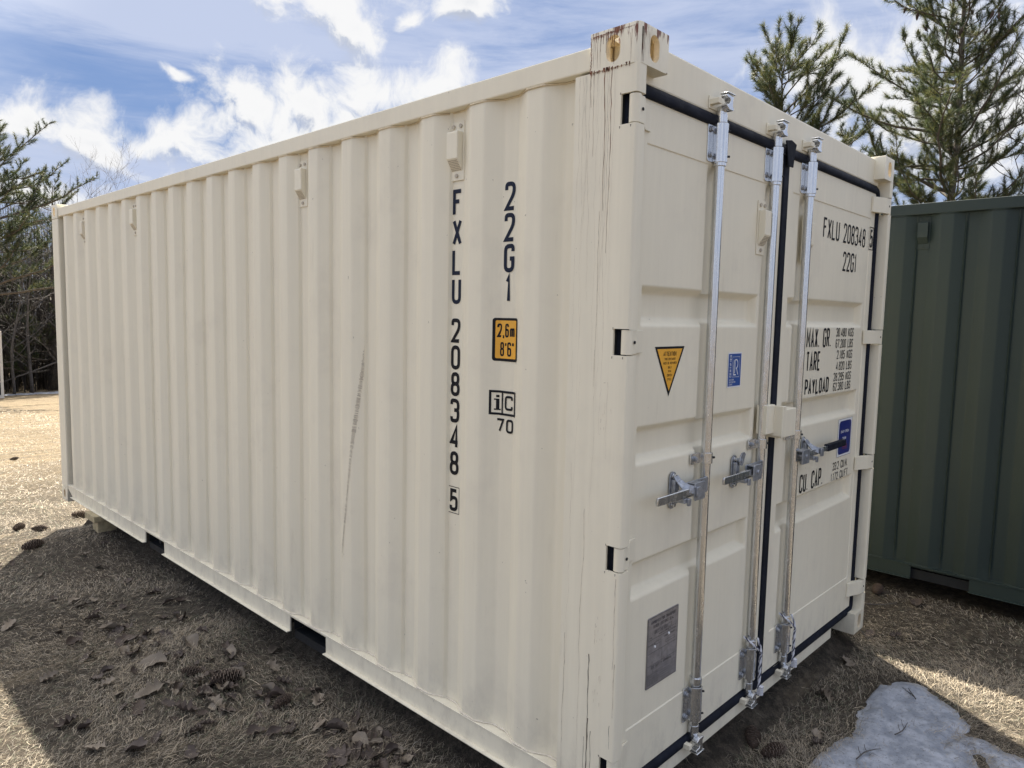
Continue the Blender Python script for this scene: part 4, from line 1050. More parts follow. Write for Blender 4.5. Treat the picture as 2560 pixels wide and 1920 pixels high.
# ================================================================== FAR WHITE CONTAINER (left edge)
def far_container():
    d = 33.0; loc = Vector((3.15, 31.9, 0)); g = gz(0, 31.9)
    WC = empty('shipping_container', (loc.x, loc.y, g+.02), 'pale white shipping container far off by the woods at the left edge', 'shipping container')
    # long axis runs away to the left, door end faces the camera; right edge seen
    bm = bmesh.new()
    x1 = 1.52; x0 = x1-2.438
    box(bm, x0+.05, x1-.05, .05, 6.0, .12, 2.5); bm_obj('body_core', bm, whitepaint, WC)
    bm = bmesh.new()
    for x in (x0, x1-.10): box(bm, x, x+.10, 0, .16, 0, 2.59)
    for x in (x0, x1-.10): box(bm, x, x+.10, 5.9, 6.058, 0, 2.59)
    bm_obj('corner_post', bm, whitepaint, WC, bevel=.01)
    bm = bmesh.new(); box(bm, x0+.1, x1-.1, .01, .06, 2.46, 2.57); box(bm, x0+.1, x1-.1, .01, .06, .02, .12); bm_obj('door_frame', bm, whitepaint, WC)
    bm = bmesh.new(); box(bm, x0+.1, x0+.12, .030, .05, .12, 2.45)
    for a, b in ((.14,.60),(.68,1.25),(1.33,1.90),(1.98,2.44)): box(bm, x1-.155, x1-.10, .015, .05, a, b)
    bm_obj('door_gasket', bm, rubber, WC)
    bm = bmesh.new(); box(bm, x0+.14, x1-.16, .035, .05, .13, 2.44); dd = bm_obj('door', bm, whitepaint, WC)
    for x in (.45, .95, 1.45, 1.95):
        bm = bmesh.new(); cyl(bm, (x0+x, .01, .1), (x0+x, .01, 2.5), .02, n=8); bm_obj('locking_rod', bm, galv, WC)
    polys = []
    for s, z, h in (('7', 2.10, .16), ('G1', 1.85, .14), ('KGS', 1.45, .10), ('LBS', 1.28, .10), ('KGS', 1.10, .10), ('LBS', .92, .10), ('CU.FT', .55, .10)):
        polys += text_polys(s, h, .07, .022, .02, x1-.50, z)[0]
    decal('door_lettering', [(polys, 0)], lambda a, b, l: (a, .034-l, b), [ink], dd)
far_container()

# ================================================================== VEGETATION
def fast_mesh(name, V, Fc, cols=None, mats=None, parent=None, fsize=None):
    """V (n,3), Fc (m,k) uniform face size; cols per face"""
    me = bpy.data.meshes.new(name); n, (m, k) = len(V), Fc.shape
    me.vertices.add(n); me.vertices.foreach_set('co', np.ascontiguousarray(V, dtype=np.float32).ravel())
    me.loops.add(m*k); me.loops.foreach_set('vertex_index', np.ascontiguousarray(Fc, dtype=np.int32).ravel())
    me.polygons.add(m); me.polygons.foreach_set('loop_start', np.arange(0, m*k, k, dtype=np.int32))
    me.update(calc_edges=True)
    if cols is not None:
        a = me.color_attributes.new('Col', 'FLOAT_COLOR', 'CORNER')
        c = np.ones((m*k, 4), np.float32); c[:, :3] = np.repeat(cols, k, axis=0); a.data.foreach_set('color', c.ravel())
    me.validate()
    return link(name, me, mats, parent)

def needle_tufts(P, D, n_per, length, width, rg, base_cols):
    """tuft at each P pointing D"""
    N = len(P)
    P = np.repeat(P, n_per, 0); D = np.repeat(D, n_per, 0)
    rnd = rg.normal(0, 1, P.shape); d = D*1.15 + rnd*.55; d[:, 2] -= .10; d /= np.linalg.norm(d, axis=1, keepdims=True)
    s = rg.normal(0, 1, P.shape); side = np.cross(d, s); side /= np.linalg.norm(side, axis=1, keepdims=True)+1e-9
    ln = length*rg.uniform(.7, 1.2, (len(P), 1))
    back = P - D*rg.uniform(0, .6, (len(P), 1))*length
    A = back-side*width/2; B = back+side*width/2; Cc = back+d*ln; Cc[:, 2] -= .12*ln[:, 0]
    V = np.stack([A, B, Cc], 1).reshape(-1, 3); Fc = np.arange(len(V)).reshape(-1, 3)
    ci = np.repeat(rg.integers(0, len(base_cols), N), n_per); cols = np.array(base_cols)[ci]*rg.uniform(.7, 1.35, (len(ci), 1))
    return V, Fc, cols
NG = [(.075,.098,.040),(.055,.076,.038),(.105,.118,.044),(.150,.145,.055),(.042,.060,.035)]
ND = [(.032,.046,.028),(.026,.038,.025),(.045,.058,.028),(.060,.068,.032)]

def branch_pts(start, dirv, length, n, rg, up=.10, wig=.10):
    p = Vector(start); d = Vector(dirv).normalized(); out = [p.copy()]
    for i in range(n):
        d = (d + Vector((rg.normal(0, wig), rg.normal(0, wig), rg.normal(0, wig*.7)+up))).normalized()
        p = p + d*length/n; out.append(p.copy())
    return out
def pine(base, top, r0, zlo, zhi, Lf, seed, cols, label, cones=0, elr=(-.22,.16), upc=.07, step=.30, tuft=.11, tw=.007, npt=15, wood_m=None, spread=1.0, gap=.12, bias=None, group='pines behind the containers', limb_thin=1.0, bran=.22):
    rg = np.random.default_rng(seed); base, top = Vector(base), Vector(top)
    root = empty('pine_tree', base, label, 'tree', group); o = -base
    bm = bmesh.new(); n = 10
    pts = [base.lerp(top, i/n)+Vector((rg.normal(0,.02), rg.normal(0,.02), 0))*(1 if 0 < i < n else 0) for i in range(n+1)]
    tube(bm, pts, [r0*(1-i/n)**.8+.008 for i in range(n+1)], n=9)
    TP, TD = [], []; bmb = bmesh.new(); z = zlo; cone_pos = []
    while z < zhi:
        f = (z-base.z)/(top.z-base.z); c = base.lerp(top, f)
        k = int(rg.integers(3, 6)); a0 = rg.uniform(0, 6.28)
        for j in range(k):
            a = a0+j*6.283/k+rg.normal(0, .3); Lb = Lf((z-zlo)/(zhi-zlo))*rg.uniform(.45, 1.25)
            if bias: Lb *= 1+bias[1]*math.cos(a-bias[0])
            if rg.random() < gap: continue
            el = rg.uniform(*elr)+.38*f
            dv = Vector((math.cos(a), math.sin(a), math.tan(el)))
            bp = branch_pts(c+Vector((0,0,rg.uniform(-.1,.1))), dv, Lb, 8, rg, up=upc*rg.uniform(.2,1.8), wig=.16)
            rb = max(.006, .011*Lb*limb_thin)
            tube(bmb, bp, [rb*(1-.85*i/8)+.002 for i in range(9)], n=5)
            nb = max(3, int(Lb/bran))
            for q in range(nb):
                s = .22+.78*(q+rg.uniform(0, .8))/nb; s = min(s, 1)
                i = min(7, int(s*8)); p = bp[i].lerp(bp[i+1], s*8-i); dd = (bp[i+1]-bp[i]).normalized()
                sidev = dd.cross(Vector((0,0,1))); sidev = sidev*(1 if (q % 2) else -1)
                l2 = (.18+.42*(1-s))*min(1, Lb*.6)*rg.uniform(.7, 1.3)*spread
                sp = branch_pts(p, dd*.9+sidev*rg.uniform(.6, 1.1)+Vector((0,0,rg.uniform(.0,.45))), l2, 4, rg, up=.10, wig=.15)
                tube(bmb, sp, [.0045,.004,.003,.0025,.002], n=3)
                nt = max(3, int(l2/.048))
                for m in range(nt):
                    s2 = .3+.7*(m+.5)/nt*1.0; i2 = min(3, int(s2*4)); pp = sp[i2].lerp(sp[i2+1], s2*4-i2)
                    if rg.random() < .97: TP.append(pp); TD.append((sp[i2+1]-sp[i2]).normalized()+Vector((rg.normal(0,.25), rg.normal(0,.25), rg.normal(0,.2)+.15)))
            TP.append(bp[-1]); TD.append((bp[-1]-bp[-2]).normalized())
            if cones and f > .62 and rg.random() < .8: cone_pos.append(bp[-1 if rg.random() < .5 else 5].copy())
        z += step*rg.uniform(.7, 1.3)
    bm_obj('trunk', bm, wood_m or bark, root, offset=o); bm_obj('branches', bmb, wood_m or bark, root, offset=o)
    P = np.array([tuple(p) for p in TP]); D = np.array([tuple(p.normalized()) for p in TD])
    V, Fc, cl = needle_tufts(P, D, npt, tuft, tw, rg, cols)
    f = fast_mesh('crown', V-np.array(tuple(base)), Fc, cl, needle_m, root)
    if cones and cone_pos:
        bm = bmesh.new()
        prof_ = [(0,.004),(.02,.020),(.06,.027),(.10,.022),(.135,.008)]
        for a, b in zip(prof_, prof_[1:]): cyl(bm, (0,0,-a[0]), (0,0,-b[0]), a[1], b[1], n=7, caps=False)
        me = bpy.data.meshes.new('cone_hanging'); bm.to_mesh(me); bm.free(); me.materials.append(conem)
        for p in cone_pos[:cones]:
            for kk in range(2):
                co = bpy.data.objects.new('pine_cone', me); COL.objects.link(co); co.parent = root
                co.location = p-base+Vector((rg.normal(0,.09), rg.normal(0,.09), -.02+rg.normal(0,.04))); co.rotation_euler = (rg.normal(0,.25), rg.normal(0,.25), 0); s = rg.uniform(.9, 1.3); co.scale = (s,s,s)
    return root

# right-hand pines beyond the green container
pine((16.35,2.75,gz(0,2.8)-.1), (17.15,3.22,11.6), .105, 2.6, 11.3, lambda s: 2.75*(1-s)**.75+.45, 3, NG, 'tall pine with one straight trunk and hanging cones beyond the green container', cones=24, step=.205, tuft=.16, tw=.0066, npt=21, gap=.12, bias=(R(115), .25), bran=.14, upc=.09)
pine((15.3,5.9,gz(0,5.9)-.1), (14.9,6.25,7.6), .085, 3.5, 7.75, lambda s: 1.75*math.sqrt(max(.05, 1-(s-.42)**2/.50)), 8, NG, 'bushy pine with a rounded loose crown seen above the door header', step=.19, tuft=.17, tw=.0066, npt=22, gap=.10, bias=(R(-60), .2), bran=.13, elr=(-.15,.75), upc=.06)
pine((18.6,6.1,gz(0,6.1)-.1), (18.4,5.9,6.7), .07, 2.6, 6.5, lambda s: 2.4*(1-s)**.7+.35, 14, ND+NG, 'low dense pine filling the gap between the two taller pines', step=.28, tuft=.16, tw=.0078, npt=20, bran=.14, elr=(-.1,.6))
# left-hand pines at the edge of the woods
pine((3.6,29.0,gz(0,29)-.1), (3.9,29.2,7.6), .15, 2.0, 7.5, lambda s: 3.3*(1-s)**.5+.8, 22, NG+ND, 'large dark pine at the left edge above the far white container', step=.30, tuft=.15, tw=.0105, npt=12, gap=.12, group='pines at the edge of the left woods', bran=.16, spread=1.3)
pine((7.6,37.0,gz(0,37)-.1), (7.9,37.2,7.4), .16, -1.2, 7.3, lambda s: 3.4*(1-s)**.6+.5, 31, NG+ND, 'dark pine touching the far corner of the cream container', step=.42, tuft=.15, tw=.013, npt=12, gap=.14, group='pines at the edge of the left woods', bran=.15, spread=1.4)
pine((5.2,40.0,gz(0,40)-.1), (5.2,40.3,6.2), .13, -.6, 6.0, lambda s: 3.0*(1-s)**.6+.5, 45, ND, 'shorter dark pine deep between the two bigger left pines', step=.50, tuft=.19, tw=.016, npt=13, gap=.1, group='pines at the edge of the left woods', bran=.18, spread=1.3)
pine((-3.5,40.0,gz(0,40)-.1), (-3.3,40.3,8.2), .15, -.6, 8.0, lambda s: 3.0*(1-s)**.6+.5, 46, ND, 'dark pine outside the frame beyond the left edge', step=.55, tuft=.22, tw=.02, npt=12, gap=.1, group='pines at the edge of the left woods', bran=.3, spread=1.3)

def bare_tree(base, h, r, seed, m, label, lean=(0,0), group='bare trees in the left woods', depth=3, nb=9, spreadang=.55, cat='tree', z0f=.3, name='bare_tree'):
    rg = np.random.default_rng(seed); base = Vector(base)
    root = empty(name, base, label, cat, group)
    bt = bmesh.new(); bb = bmesh.new()
    tp = branch_pts((0,0,0), (lean[0], lean[1], 1), h, 10, rg, up=.04, wig=.05)
    tube(bt, tp, [r*(1-i/10)+.006 for i in range(11)], n=6)
    def rec(p, d, l, rad, lev):
        bp = branch_pts(p, d, l, 5, rg, up=.10, wig=.13)
        tube(bb, bp, [rad*(1-i/5)+.0022 for i in range(6)], n=3)
        if lev <= 0: return
        for i in range(4 if lev > 1 else 5):
            s = rg.uniform(.25, 1); k = min(4, int(s*5)); q = bp[k].lerp(bp[k+1], s*5-k); dd = (bp[k+1]-bp[k]).normalized()
            rec(q, dd+Vector((rg.normal(0,spreadang), rg.normal(0,spreadang), rg.normal(0,.3))), l*rg.uniform(.4,.65), rad*.5, lev-1)
    for i in range(nb):
        s = z0f+(1-z0f)*(i+rg.uniform(0,.9))/nb; s = min(s, .999); k = int(s*10); q = tp[k].lerp(tp[k+1], s*10-k); a = rg.uniform(0, 6.28)
        rec(q, (math.cos(a), math.sin(a), rg.uniform(.4,1.2)), h*(.20+.22*(1-s)), r*.35*(1.15-s), depth-1)
    bm_obj('trunk', bt, m, root); bm_obj('branches', bb, m, root); return root
rs = random.Random(4)
bt_specs = [(4.7,33.5,7.2,.085,'thick dark bare trunk just right of the far white container'),(5.6,34.8,6.4,.055,'slim bare tree standing second from the far white container'),
            (6.4,35.5,6.8,.07,'bare tree with dark forked limbs in the middle of the left woods'),(7.3,34.0,6.0,.05,'thin bare tree just left of the cream container corner'),
            (3.8,36.5,6.9,.06,'bare tree half hidden behind the far white container')]
for i, (x, y, h, r_, lb) in enumerate(bt_specs):
    bare_tree((x, y, gz(x, y)-.05), h, r_, 60+i, greybark, lb, depth=3, nb=12, z0f=.12)
bare_tree((9.5,38.2,gz(0,38)-.1), 10.2, .09, 71, birchbark, 'pale bare birch whose twigs rise above the far roof corner', lean=(.06,0), group='bare trees in the left woods', nb=14, z0f=.5)
bare_tree((11.6,39.2,gz(0,39)-.1), 9.5, .08, 72, birchbark, 'faint bare birch right of the paler birch over the roof line', lean=(.10,0), group='bare trees in the left woods', nb=14, z0f=.5)
bare_tree((17.6,.9,gz(0,.9)-.1), 8.6, .08, 75, greybark, 'bare twiggy tree at the right edge beside the tall pine', lean=(-.05,.05), group='bare trees on the right', nb=14, z0f=.4, spreadang=.7)
# thicket behind: one mass
def thicket():
    rg = np.random.default_rng(5); V, Fq = [], []
    n = 8500; X = rg.uniform(-12, 24, n); Y = rg.uniform(36, 50, n); H = rg.uniform(2.2, 9.6, n)*np.where(X > 12, .8, 1); Wd = rg.uniform(.014, .060, n)
    Vs, Fs = [], []
    def sticks(P, T, w):
        d = T-P; s = np.cross(d, np.array([.6,-.8,.05])+rg.normal(0,.2,P.shape)); s /= np.linalg.norm(s, axis=1, keepdims=True); s *= w[:, None]/2
        s2 = np.cross(d, s); s2 /= np.linalg.norm(s2, axis=1, keepdims=True); s2 *= w[:, None]*.5
        a = np.stack([P-s, P+s, P+s2*1.2, T-s*.3, T+s*.3, T+s2*.4], 1).reshape(-1, 3)
        k = np.arange(len(P))*6
        f = np.concatenate([np.stack([k+0,k+1,k+4,k+3],1), np.stack([k+1,k+2,k+5,k+4],1), np.stack([k+2,k+0,k+3,k+5],1)])
        return a, f
    Z = gzn(X, Y); P = np.stack([X, Y, Z], 1); T = P+np.stack([rg.normal(0,.5,n), rg.normal(0,.5,n), H], 1)
    a, f = sticks(P, T, Wd); Vs.append(a); Fs.append(f); off = len(a)
    for _ in range(7):
        s = rg.uniform(.15, 1, (n, 1)); Q = P+(T-P)*s; U = Q+np.stack([rg.normal(0,.5,n), rg.normal(0,.5,n), rg.uniform(-.05,1.1,n)], 1)
        a, f = sticks(Q, U, Wd*.45+.007); Vs.append(a); Fs.append(f+off); off += len(a)
    V = np.concatenate(Vs); Fq = np.concatenate(Fs)
    cols = np.array([(.060,.052,.046)])*rg.uniform(.5, 1.7, (len(Fq), 1))
    o = fast_mesh('far_woods', V, Fq, cols, needle_m); tag(o, 'grey leafless thicket behind the left trees', 'woods', kind='stuff')
thicket()
# fallen limb and leaf litter bank at the wood's edge
bm = bmesh.new(); rg_ = np.random.default_rng(2)
tube(bm, branch_pts((7.4,34.4,gz(0,34)+1.5), (-1,.1,-.55), 3.0, 8, rg_, up=.0, wig=.06), [.04,.038,.035,.03,.028,.025,.02,.015,.01], n=6)
tag(bm_obj('fallen_limb', bm, greybark), 'dark broken limb leaning down at the wood edge', 'fallen branch')

# ------------------------------------------------------------------ snow
def in_poly(x, y, P):
    c = False; n = len(P); j = n-1
    for i in range(n):
        if (P[i][1] > y) != (P[j][1] > y) and x < (P[j][0]-P[i][0])*(y-P[i][1])/(P[j][1]-P[i][1])+P[i][0]: c = not c
        j = i
    return c
def edge_dist(x, y, P):
    m = 9
    for i in range(len(P)):
        ax, ay = P[i-1]; bx, by = P[i]; dx, dy = bx-ax, by-ay; tt = max(0, min(1, ((x-ax)*dx+(y-ay)*dy)/(dx*dx+dy*dy+1e-12)))
        m = min(m, math.hypot(x-ax-tt*dx, y-ay-tt*dy))
    return m
def snow(name, P, step, hmax, label, ramp=.05):
    x0, x1 = min(p[0] for p in P), max(p[0] for p in P); y0, y1 = min(p[1] for p in P), max(p[1] for p in P)
    nx, ny = int((x1-x0)/step)+3, int((y1-y0)/step)+3; idx = {}; verts = []; faces = []
    for i in range(nx):
        for j in range(ny):
            x, y = x0+(i-1)*step, y0+(j-1)*step
            d = edge_dist(x, y, P)*(1 if in_poly(x, y, P) else -1)
            d += .018*noise.noise((x*14, y*14, 1))*(ramp/.05) + .008*noise.noise((x*40, y*40, 1))*(ramp/.05)
            h = hmax*max(-1, min(1, d/ramp)); h = h if h < 0 else hmax*(1-(1-h/hmax)**2)
            idx[i, j] = len(verts); verts.append((x, y, gsurf(x, y)+.006+h*(1+.5*noise.noise((x*5, y*5, 7)))+.003*noise.noise((x*30, y*30, 2))))
    keep = {}
    for i in range(nx-1):
        for j in range(ny-1):
            q = [idx[i,j], idx[i+1,j], idx[i+1,j+1], idx[i,j+1]]
            if any(verts[k][2] > gsurf(verts[k][0], verts[k][1])-.004 for k in q): faces.append(q)
    o = pyobj(name, verts, faces, snowm, smooth=80); o.modifiers.new('thick', 'SOLIDIFY').thickness = .01
    return tag(o, label, 'snow patch', 'snow patches')
snow('snow_patch', [(2.110,-.290),(2.165,-.372),(2.105,-.430),(2.078,-.458),(2.002,-.552),(1.934,-.609),(1.751,-.595),(1.64,-.58),(1.50,-.70),(1.36,-.62),(1.22,-.46),(1.09,-.34),(1.11,-.235),(1.205,-.232),(1.275,-.262),(1.372,-.27),(1.458,-.292),(1.642,-.271),(1.788,-.252),(1.922,-.228),(1.988,-.222),(2.05,-.28)],
     .010, .011, 'larger slab of old melting snow on the grass in front of the doors')
snow('snow_patch', [(1.59,-.600),(1.702,-.604),(1.808,-.640),(1.849,-.707),(1.79,-.79),(1.77,-.86),(1.70,-.90),(1.62,-.792),(1.72,-.757),(1.735,-.699),(1.69,-.672),(1.62,-.69),(1.52,-.80),(1.42,-.75),(1.50,-.66)],
     .010, .006, 'smaller thin broken snow strip at the bottom right', .03)
snow('snow_patch', [(3.2,34.6),(4.6,34.2),(5.6,34.5),(7.0,34.1),(8.2,34.5),(7.6,35.0),(6.0,35.2),(4.5,35.1)], .12, .07, 'grey snow bank lying along the foot of the left woods', .7)

# ------------------------------------------------------------------ grass
def grass():
    rg = np.random.default_rng(17)
    Vs, Fs, Cs = [], [], []; off = 0
    PAL = 1.45*np.array([(.33,.275,.20),(.24,.205,.155),(.44,.38,.29),(.17,.148,.118),(.120,.128,.085),(.090,.078,.064),(.30,.265,.215)])
    def batch(n, r0, r1, a0, a1, ln, wd, lie, pw=.85):
        nonlocal off
        r = (rg.uniform(r0**pw, r1**pw, n))**(1/pw); a = rg.uniform(a0, a1, n)
        x = CAM.x+r*np.sin(a); y = CAM.y+r*np.cos(a)
        # keep clear of containers' footprints except a margin, and thin out where bare patches are
        ok = ~((x > .34) & (x < 2.30) & (y > .50) & (y < 5.80)) & ~(x > 3.56)
        pn = np.sin(x*5.1+np.sin(y*3.3)*1.4)*np.sin(y*4.7+np.sin(x*2.9)*1.7)
        ok &= rg.random(n) < np.clip(.72+.45*pn, .25, 1)
        x, y, pn = x[ok], y[ok], pn[ok]; m = len(x)
        sc = rg.uniform(.55, 1.35, m)*ln; w = wd*rg.uniform(.7, 1.3, m)
        flow = np.sin(x*2.3+1)*1.4+np.cos(y*2.9)*1.6+rg.normal(0, .9, m)
        inc = np.clip(rg.normal(lie, .28, m), .02, 1.35)
        d = np.stack([np.cos(flow)*np.cos(inc), np.sin(flow)*np.cos(inc), np.sin(inc)], 1)
        side = np.stack([-np.sin(flow), np.cos(flow), rg.normal(0,.3,m)], 1)*w[:, None]/2
        z = gzn(x, y)+added_mound_n(x, y)-.004+rg.uniform(0, .012, m); B = np.stack([x, y, z], 1)
        turn = rg.normal(0, .7, m); f2 = flow+turn
        d2 = np.stack([np.cos(f2), np.sin(f2), np.sin(inc)*.3-rg.uniform(0,.5,m)], 1)
        Mid = B+d*sc[:, None]*.55; Tip = Mid+d2*sc[:, None]*.5; Tip[:, 2] = np.maximum(Tip[:, 2], z-.002)
        V = np.stack([B-side, B+side, Mid+side*.8, Mid-side*.8, Tip+side*.25, Tip-side*.25], 1).reshape(-1, 3)
        k = np.arange(m)*6+off
        Fq = np.stack([np.stack([k,k+1,k+2,k+3],1), np.stack([k+3,k+2,k+4,k+5],1)], 1).reshape(-1, 4)
        grn = (rg.random(m) < np.clip(.10-.20*pn, 0, .3))
        ci = np.where(grn, 4, rg.choice([0,1,2,3,5,6], m, p=[.24,.22,.10,.20,.12,.12]))
        c = PAL[ci]*rg.uniform(.75, 1.25, (m, 1))
        Vs.append(V); Fs.append(Fq); Cs.append(np.repeat(c, 2, 0)); off += len(V)
    batch(420000, 1.4, 4.6, -.35, 2.2, .034, .0014, .48)
    batch(45000, 1.4, 4.5, -.35, 2.2, .070, .0017, .30)
    batch(300000, 4.2, 9.0, -.30, 2.1, .038, .0024, .46)
    batch(70000, 8.5, 20, -.25, .45, .050, .0055, .40)
    batch(30000, 19, 36, -.22, .32, .060, .011, .40)
    V = np.concatenate(Vs); Fc = np.concatenate(Fs); Cc = np.concatenate(Cs)
    o = fast_mesh('grass', V, Fc, Cc, blade_m); tag(o, 'short dead straw coloured grass covering the yard', 'grass', kind='stuff')
grass()

# ------------------------------------------------------------------ leaves
def leaf_mesh(seed, oak=True):
    rg = random.Random(seed); outline = []
    n = 9
    for side in (1, -1):
        rngk = range(n+1) if side == 1 else range(n-1, 0, -1)
        for k in rngk:
            s = k/n; w = math.sin(math.pi*min(1, s*.92+.06))**.8*.5
            if oak: w *= (1.15 if k % 2 else .58)*rg.uniform(.85, 1.15)
            else: w *= rg.uniform(.9, 1.1)*1.15
            if k in (0, n): w = .01
            outline.append((s-.5, side*w*.62))
    # fan grid: midrib points joined to the outline, with an inner ring
    nm = len(outline); verts = []; faces = []
    curl, cup, tw = rg.uniform(-1.4, 1.6), rg.uniform(.3, 2.0), rg.uniform(-.8, .8)
    def bend(x, y):
        a = x*curl; X = math.sin(a)/curl if abs(curl) > .05 else x; Z = (1-math.cos(a))/curl if abs(curl) > .05 else 0
        b = y*cup*1.6+x*tw*y*3; Y = y*math.cos(b*.8); Z += abs(y)*math.sin(abs(b))*1.0+.10*noise.noise((x*5+seed, y*5, 0))+.05*noise.noise((x*13+seed, y*13, 4))+tw*x*y*.9
        return (X, Y, Z+.02)
    rings = (0.0, .35, .7, 1.0)
    for f in rings:
        for (x, y) in outline: verts.append(bend(x, y*f if f else 0))
    for r_ in range(3):
        for i in range(nm):
            j = (i+1) % nm; faces.append((r_*nm+i, r_*nm+j, (r_+1)*nm+j, (r_+1)*nm+i))
    # stem
    b = len(verts)
    for (x, y, z) in ((-.5,.008,.0),(-.5,-.008,.0),(-.78,-.004,.03),(-.78,.004,.03)):
        v = bend(-.5, 0); verts.append((v[0]+(x+.5), y, v[2]+z))
    faces.append((b, b+1, b+2, b+3))
    me = bpy.data.meshes.new('leaf'); me.from_pydata(verts, [], faces); me.validate(); me.shade_smooth()
    bm = bmesh.new(); bm.from_mesh(me); bmesh.ops.remove_doubles(bm, verts=bm.verts, dist=.0005); bm.to_mesh(me); bm.free(); me.shade_smooth()
    return me
LM = [(leaf_mesh(i, oak=(i % 3 != 2))) for i in range(12)]
LT = [m.copy() for m in LM]
for m in LM: m.materials.append(leaf_brown)
for m in LT: m.materials.append(leaf_tan)
LOBED_T = 'pale tan curled dead leaf lying on the shaded grass beside the cream container'
LOBED_B = 'dark brown curled dead leaf lying on the shaded grass beside the cream container'
def leaf(x, y, s, tanc, seed, label=None, group=None, z=None, tilt=.35):
    rg = random.Random(seed); me = rg.choice(LT if tanc else LM)
    o = bpy.data.objects.new('dead_leaf', me); COL.objects.link(o)
    o.location = (x, y, (gsurf(x, y)+.010 if z is None else z)); o.rotation_euler = (rg.uniform(-tilt, tilt), rg.uniform(-tilt, tilt), rg.uniform(0, 6.28)); o.scale = (s, s, s*rg.uniform(.8, 1.3))
    idx = (LT if tanc else LM).index(me); shape = 'round edged' if idx % 3 == 2 else 'lobed oak'
    where = ('in the drift around the large pine cone' if (abs(x+.40) < .22 and abs(y-2.1) < .38) else 'in the drift beside the bottom rail near the picture edge' if (x > -.30 and y < 1.75) else
             'alone toward the sunlit lower left' if (x < -.62 and y < 2.3) else 'on the upper shaded grass toward the wood block' if y > 3.3 else 'scattered between the container rail and the big cone drift' if x > -.35 else 'scattered across the middle of the shaded grass')
    size = 'small' if s < .068 else 'broad' if s > .098 else 'medium'
    lb = f"{size} {'pale tan' if tanc else 'dark brown'} {shape} leaf {where}"
    lb = lb.replace('alone toward the sunlit lower left', 'near the lower left sunlight').replace('on the upper shaded grass toward the wood block', 'on shaded grass toward the wood block').replace('in the drift around the large pine cone', 'in the drift round the big cone').replace('in the drift beside the bottom rail near the picture edge', 'in the lower drift near the rail').replace('scattered between the container rail and the big cone drift', 'between the rail and cone drift').replace('scattered across the middle of the shaded grass', 'in the middle of the shade')
    tag(o, label or lb, 'leaf', group or f"{'pale' if tanc else 'brown'} leaves {where}"); return o
SPEC = [(-.447,3.7,.10,1,'long pale leaf lying alone far out on the shaded grass'),(-.335,2.93,.075,1,'small round pale leaf lying flat between the leaf clusters'),(-.269,2.643,.15,1,'big tan crumpled oak leaf pointing toward the container, nearest its bottom rail'),
        (-.50,2.547,.16,1,'large flat ragged tan leaf above the leaf and cone pile'),(-.616,2.253,.15,1,'big fan shaped tan oak leaf left of the leaf and cone pile'),(-.261,2.13,.13,1,'tan leaf resting over the pine cone in the pile'),
        (-.951,1.928,.10,1,'tan leaf alone near the bottom left sunlit corner'),(-.087,1.628,.12,1,'pale tan leaf standing up right of the leaf pile near the fork pocket'),(.02,2.25,.085,1,'pale leaf close below the near fork pocket'),
        (-.417,1.587,.085,0,'dark round leaf alone at the lower edge of the shade'),(-.432,1.831,.09,0,'reddish brown round leaf under the leaf pile')]
for i, (x, y, s, tc_, lb) in enumerate(SPEC): leaf(x, y, s, tc_, 500+i, lb)
PLOTS = [(-.212,4.7),(-.041,4.8),(-.158,3.926),(-.525,3.769),(-.377,3.545),(-.718,2.852),(-.515,3.153),(-.526,2.727),(-.49,2.925),(-.727,2.344),(-.754,2.572),(-.505,2.205),(-.454,2.056),(-.531,1.885),(-.311,2.203),(-.348,2.054),(-.979,2.224),(-.829,1.812),(-.908,3.6),(-.13,3.31),(-.382,2.518),(-.164,2.386),(-.714,2.124),(-.564,1.967),(-.446,1.944),(-.235,3.096),(-.163,3.015),
         (-.075,2.074),(-.309,1.488),(-.238,1.811),(-.192,1.436),(-.211,1.357),(-.158,1.369),(-.106,1.284),(-.096,1.209),(-.082,1.057),(-.078,.981),(-.144,1.076),(-.258,1.19),(-.15,1.186),(-.121,1.896)]
for i, (x, y) in enumerate(PLOTS): leaf(x, y, rs.uniform(.065, .13), i % 3 == 0, 600+i)
for i in range(120):   # scattered, denser in two drifts
    k = i % 4
    if k == 0: x, y = rs.gauss(-.40, .12), rs.gauss(2.05, .18)
    elif k == 1: x, y = rs.gauss(-.17, .07), rs.gauss(1.30, .22)
    elif k == 2: x, y = rs.gauss(-.50, .18), rs.gauss(2.75, .45)
    else: x, y = rs.uniform(-1.0, -.06), rs.uniform(1.2, 5.0)
    if x > -.03: x = -.05
    leaf(x, y, rs.uniform(.045, .100), rs.random() < .2, 700+i, tilt=.5)
for i, (x, y, s, tc_, lb) in enumerate([(1.708,-.059,.11,1,'brown oak leaf lying flat between the door sill and the snow'),(2.132,-.024,.10,1,'faint tan leaf in the shadow below the right door corner'),(1.33,-.165,.085,1,'tan leaf at the left tip of the snow slab'),(1.27,-.19,.08,0,'dark leaf beside the tan one at the left tip of the snow slab'),
        (3.35,-.05,.12,0,'reddish leaf lying by the green container rail'),(2.62,.02,.10,0,'brown leaf half sunk in the grass between the two containers'),(2.705,-.099,.08,0,'small dark leaf between the two containers')]): leaf(x, y, s, tc_, 900+i, lb, 'leaves in front of the doors')

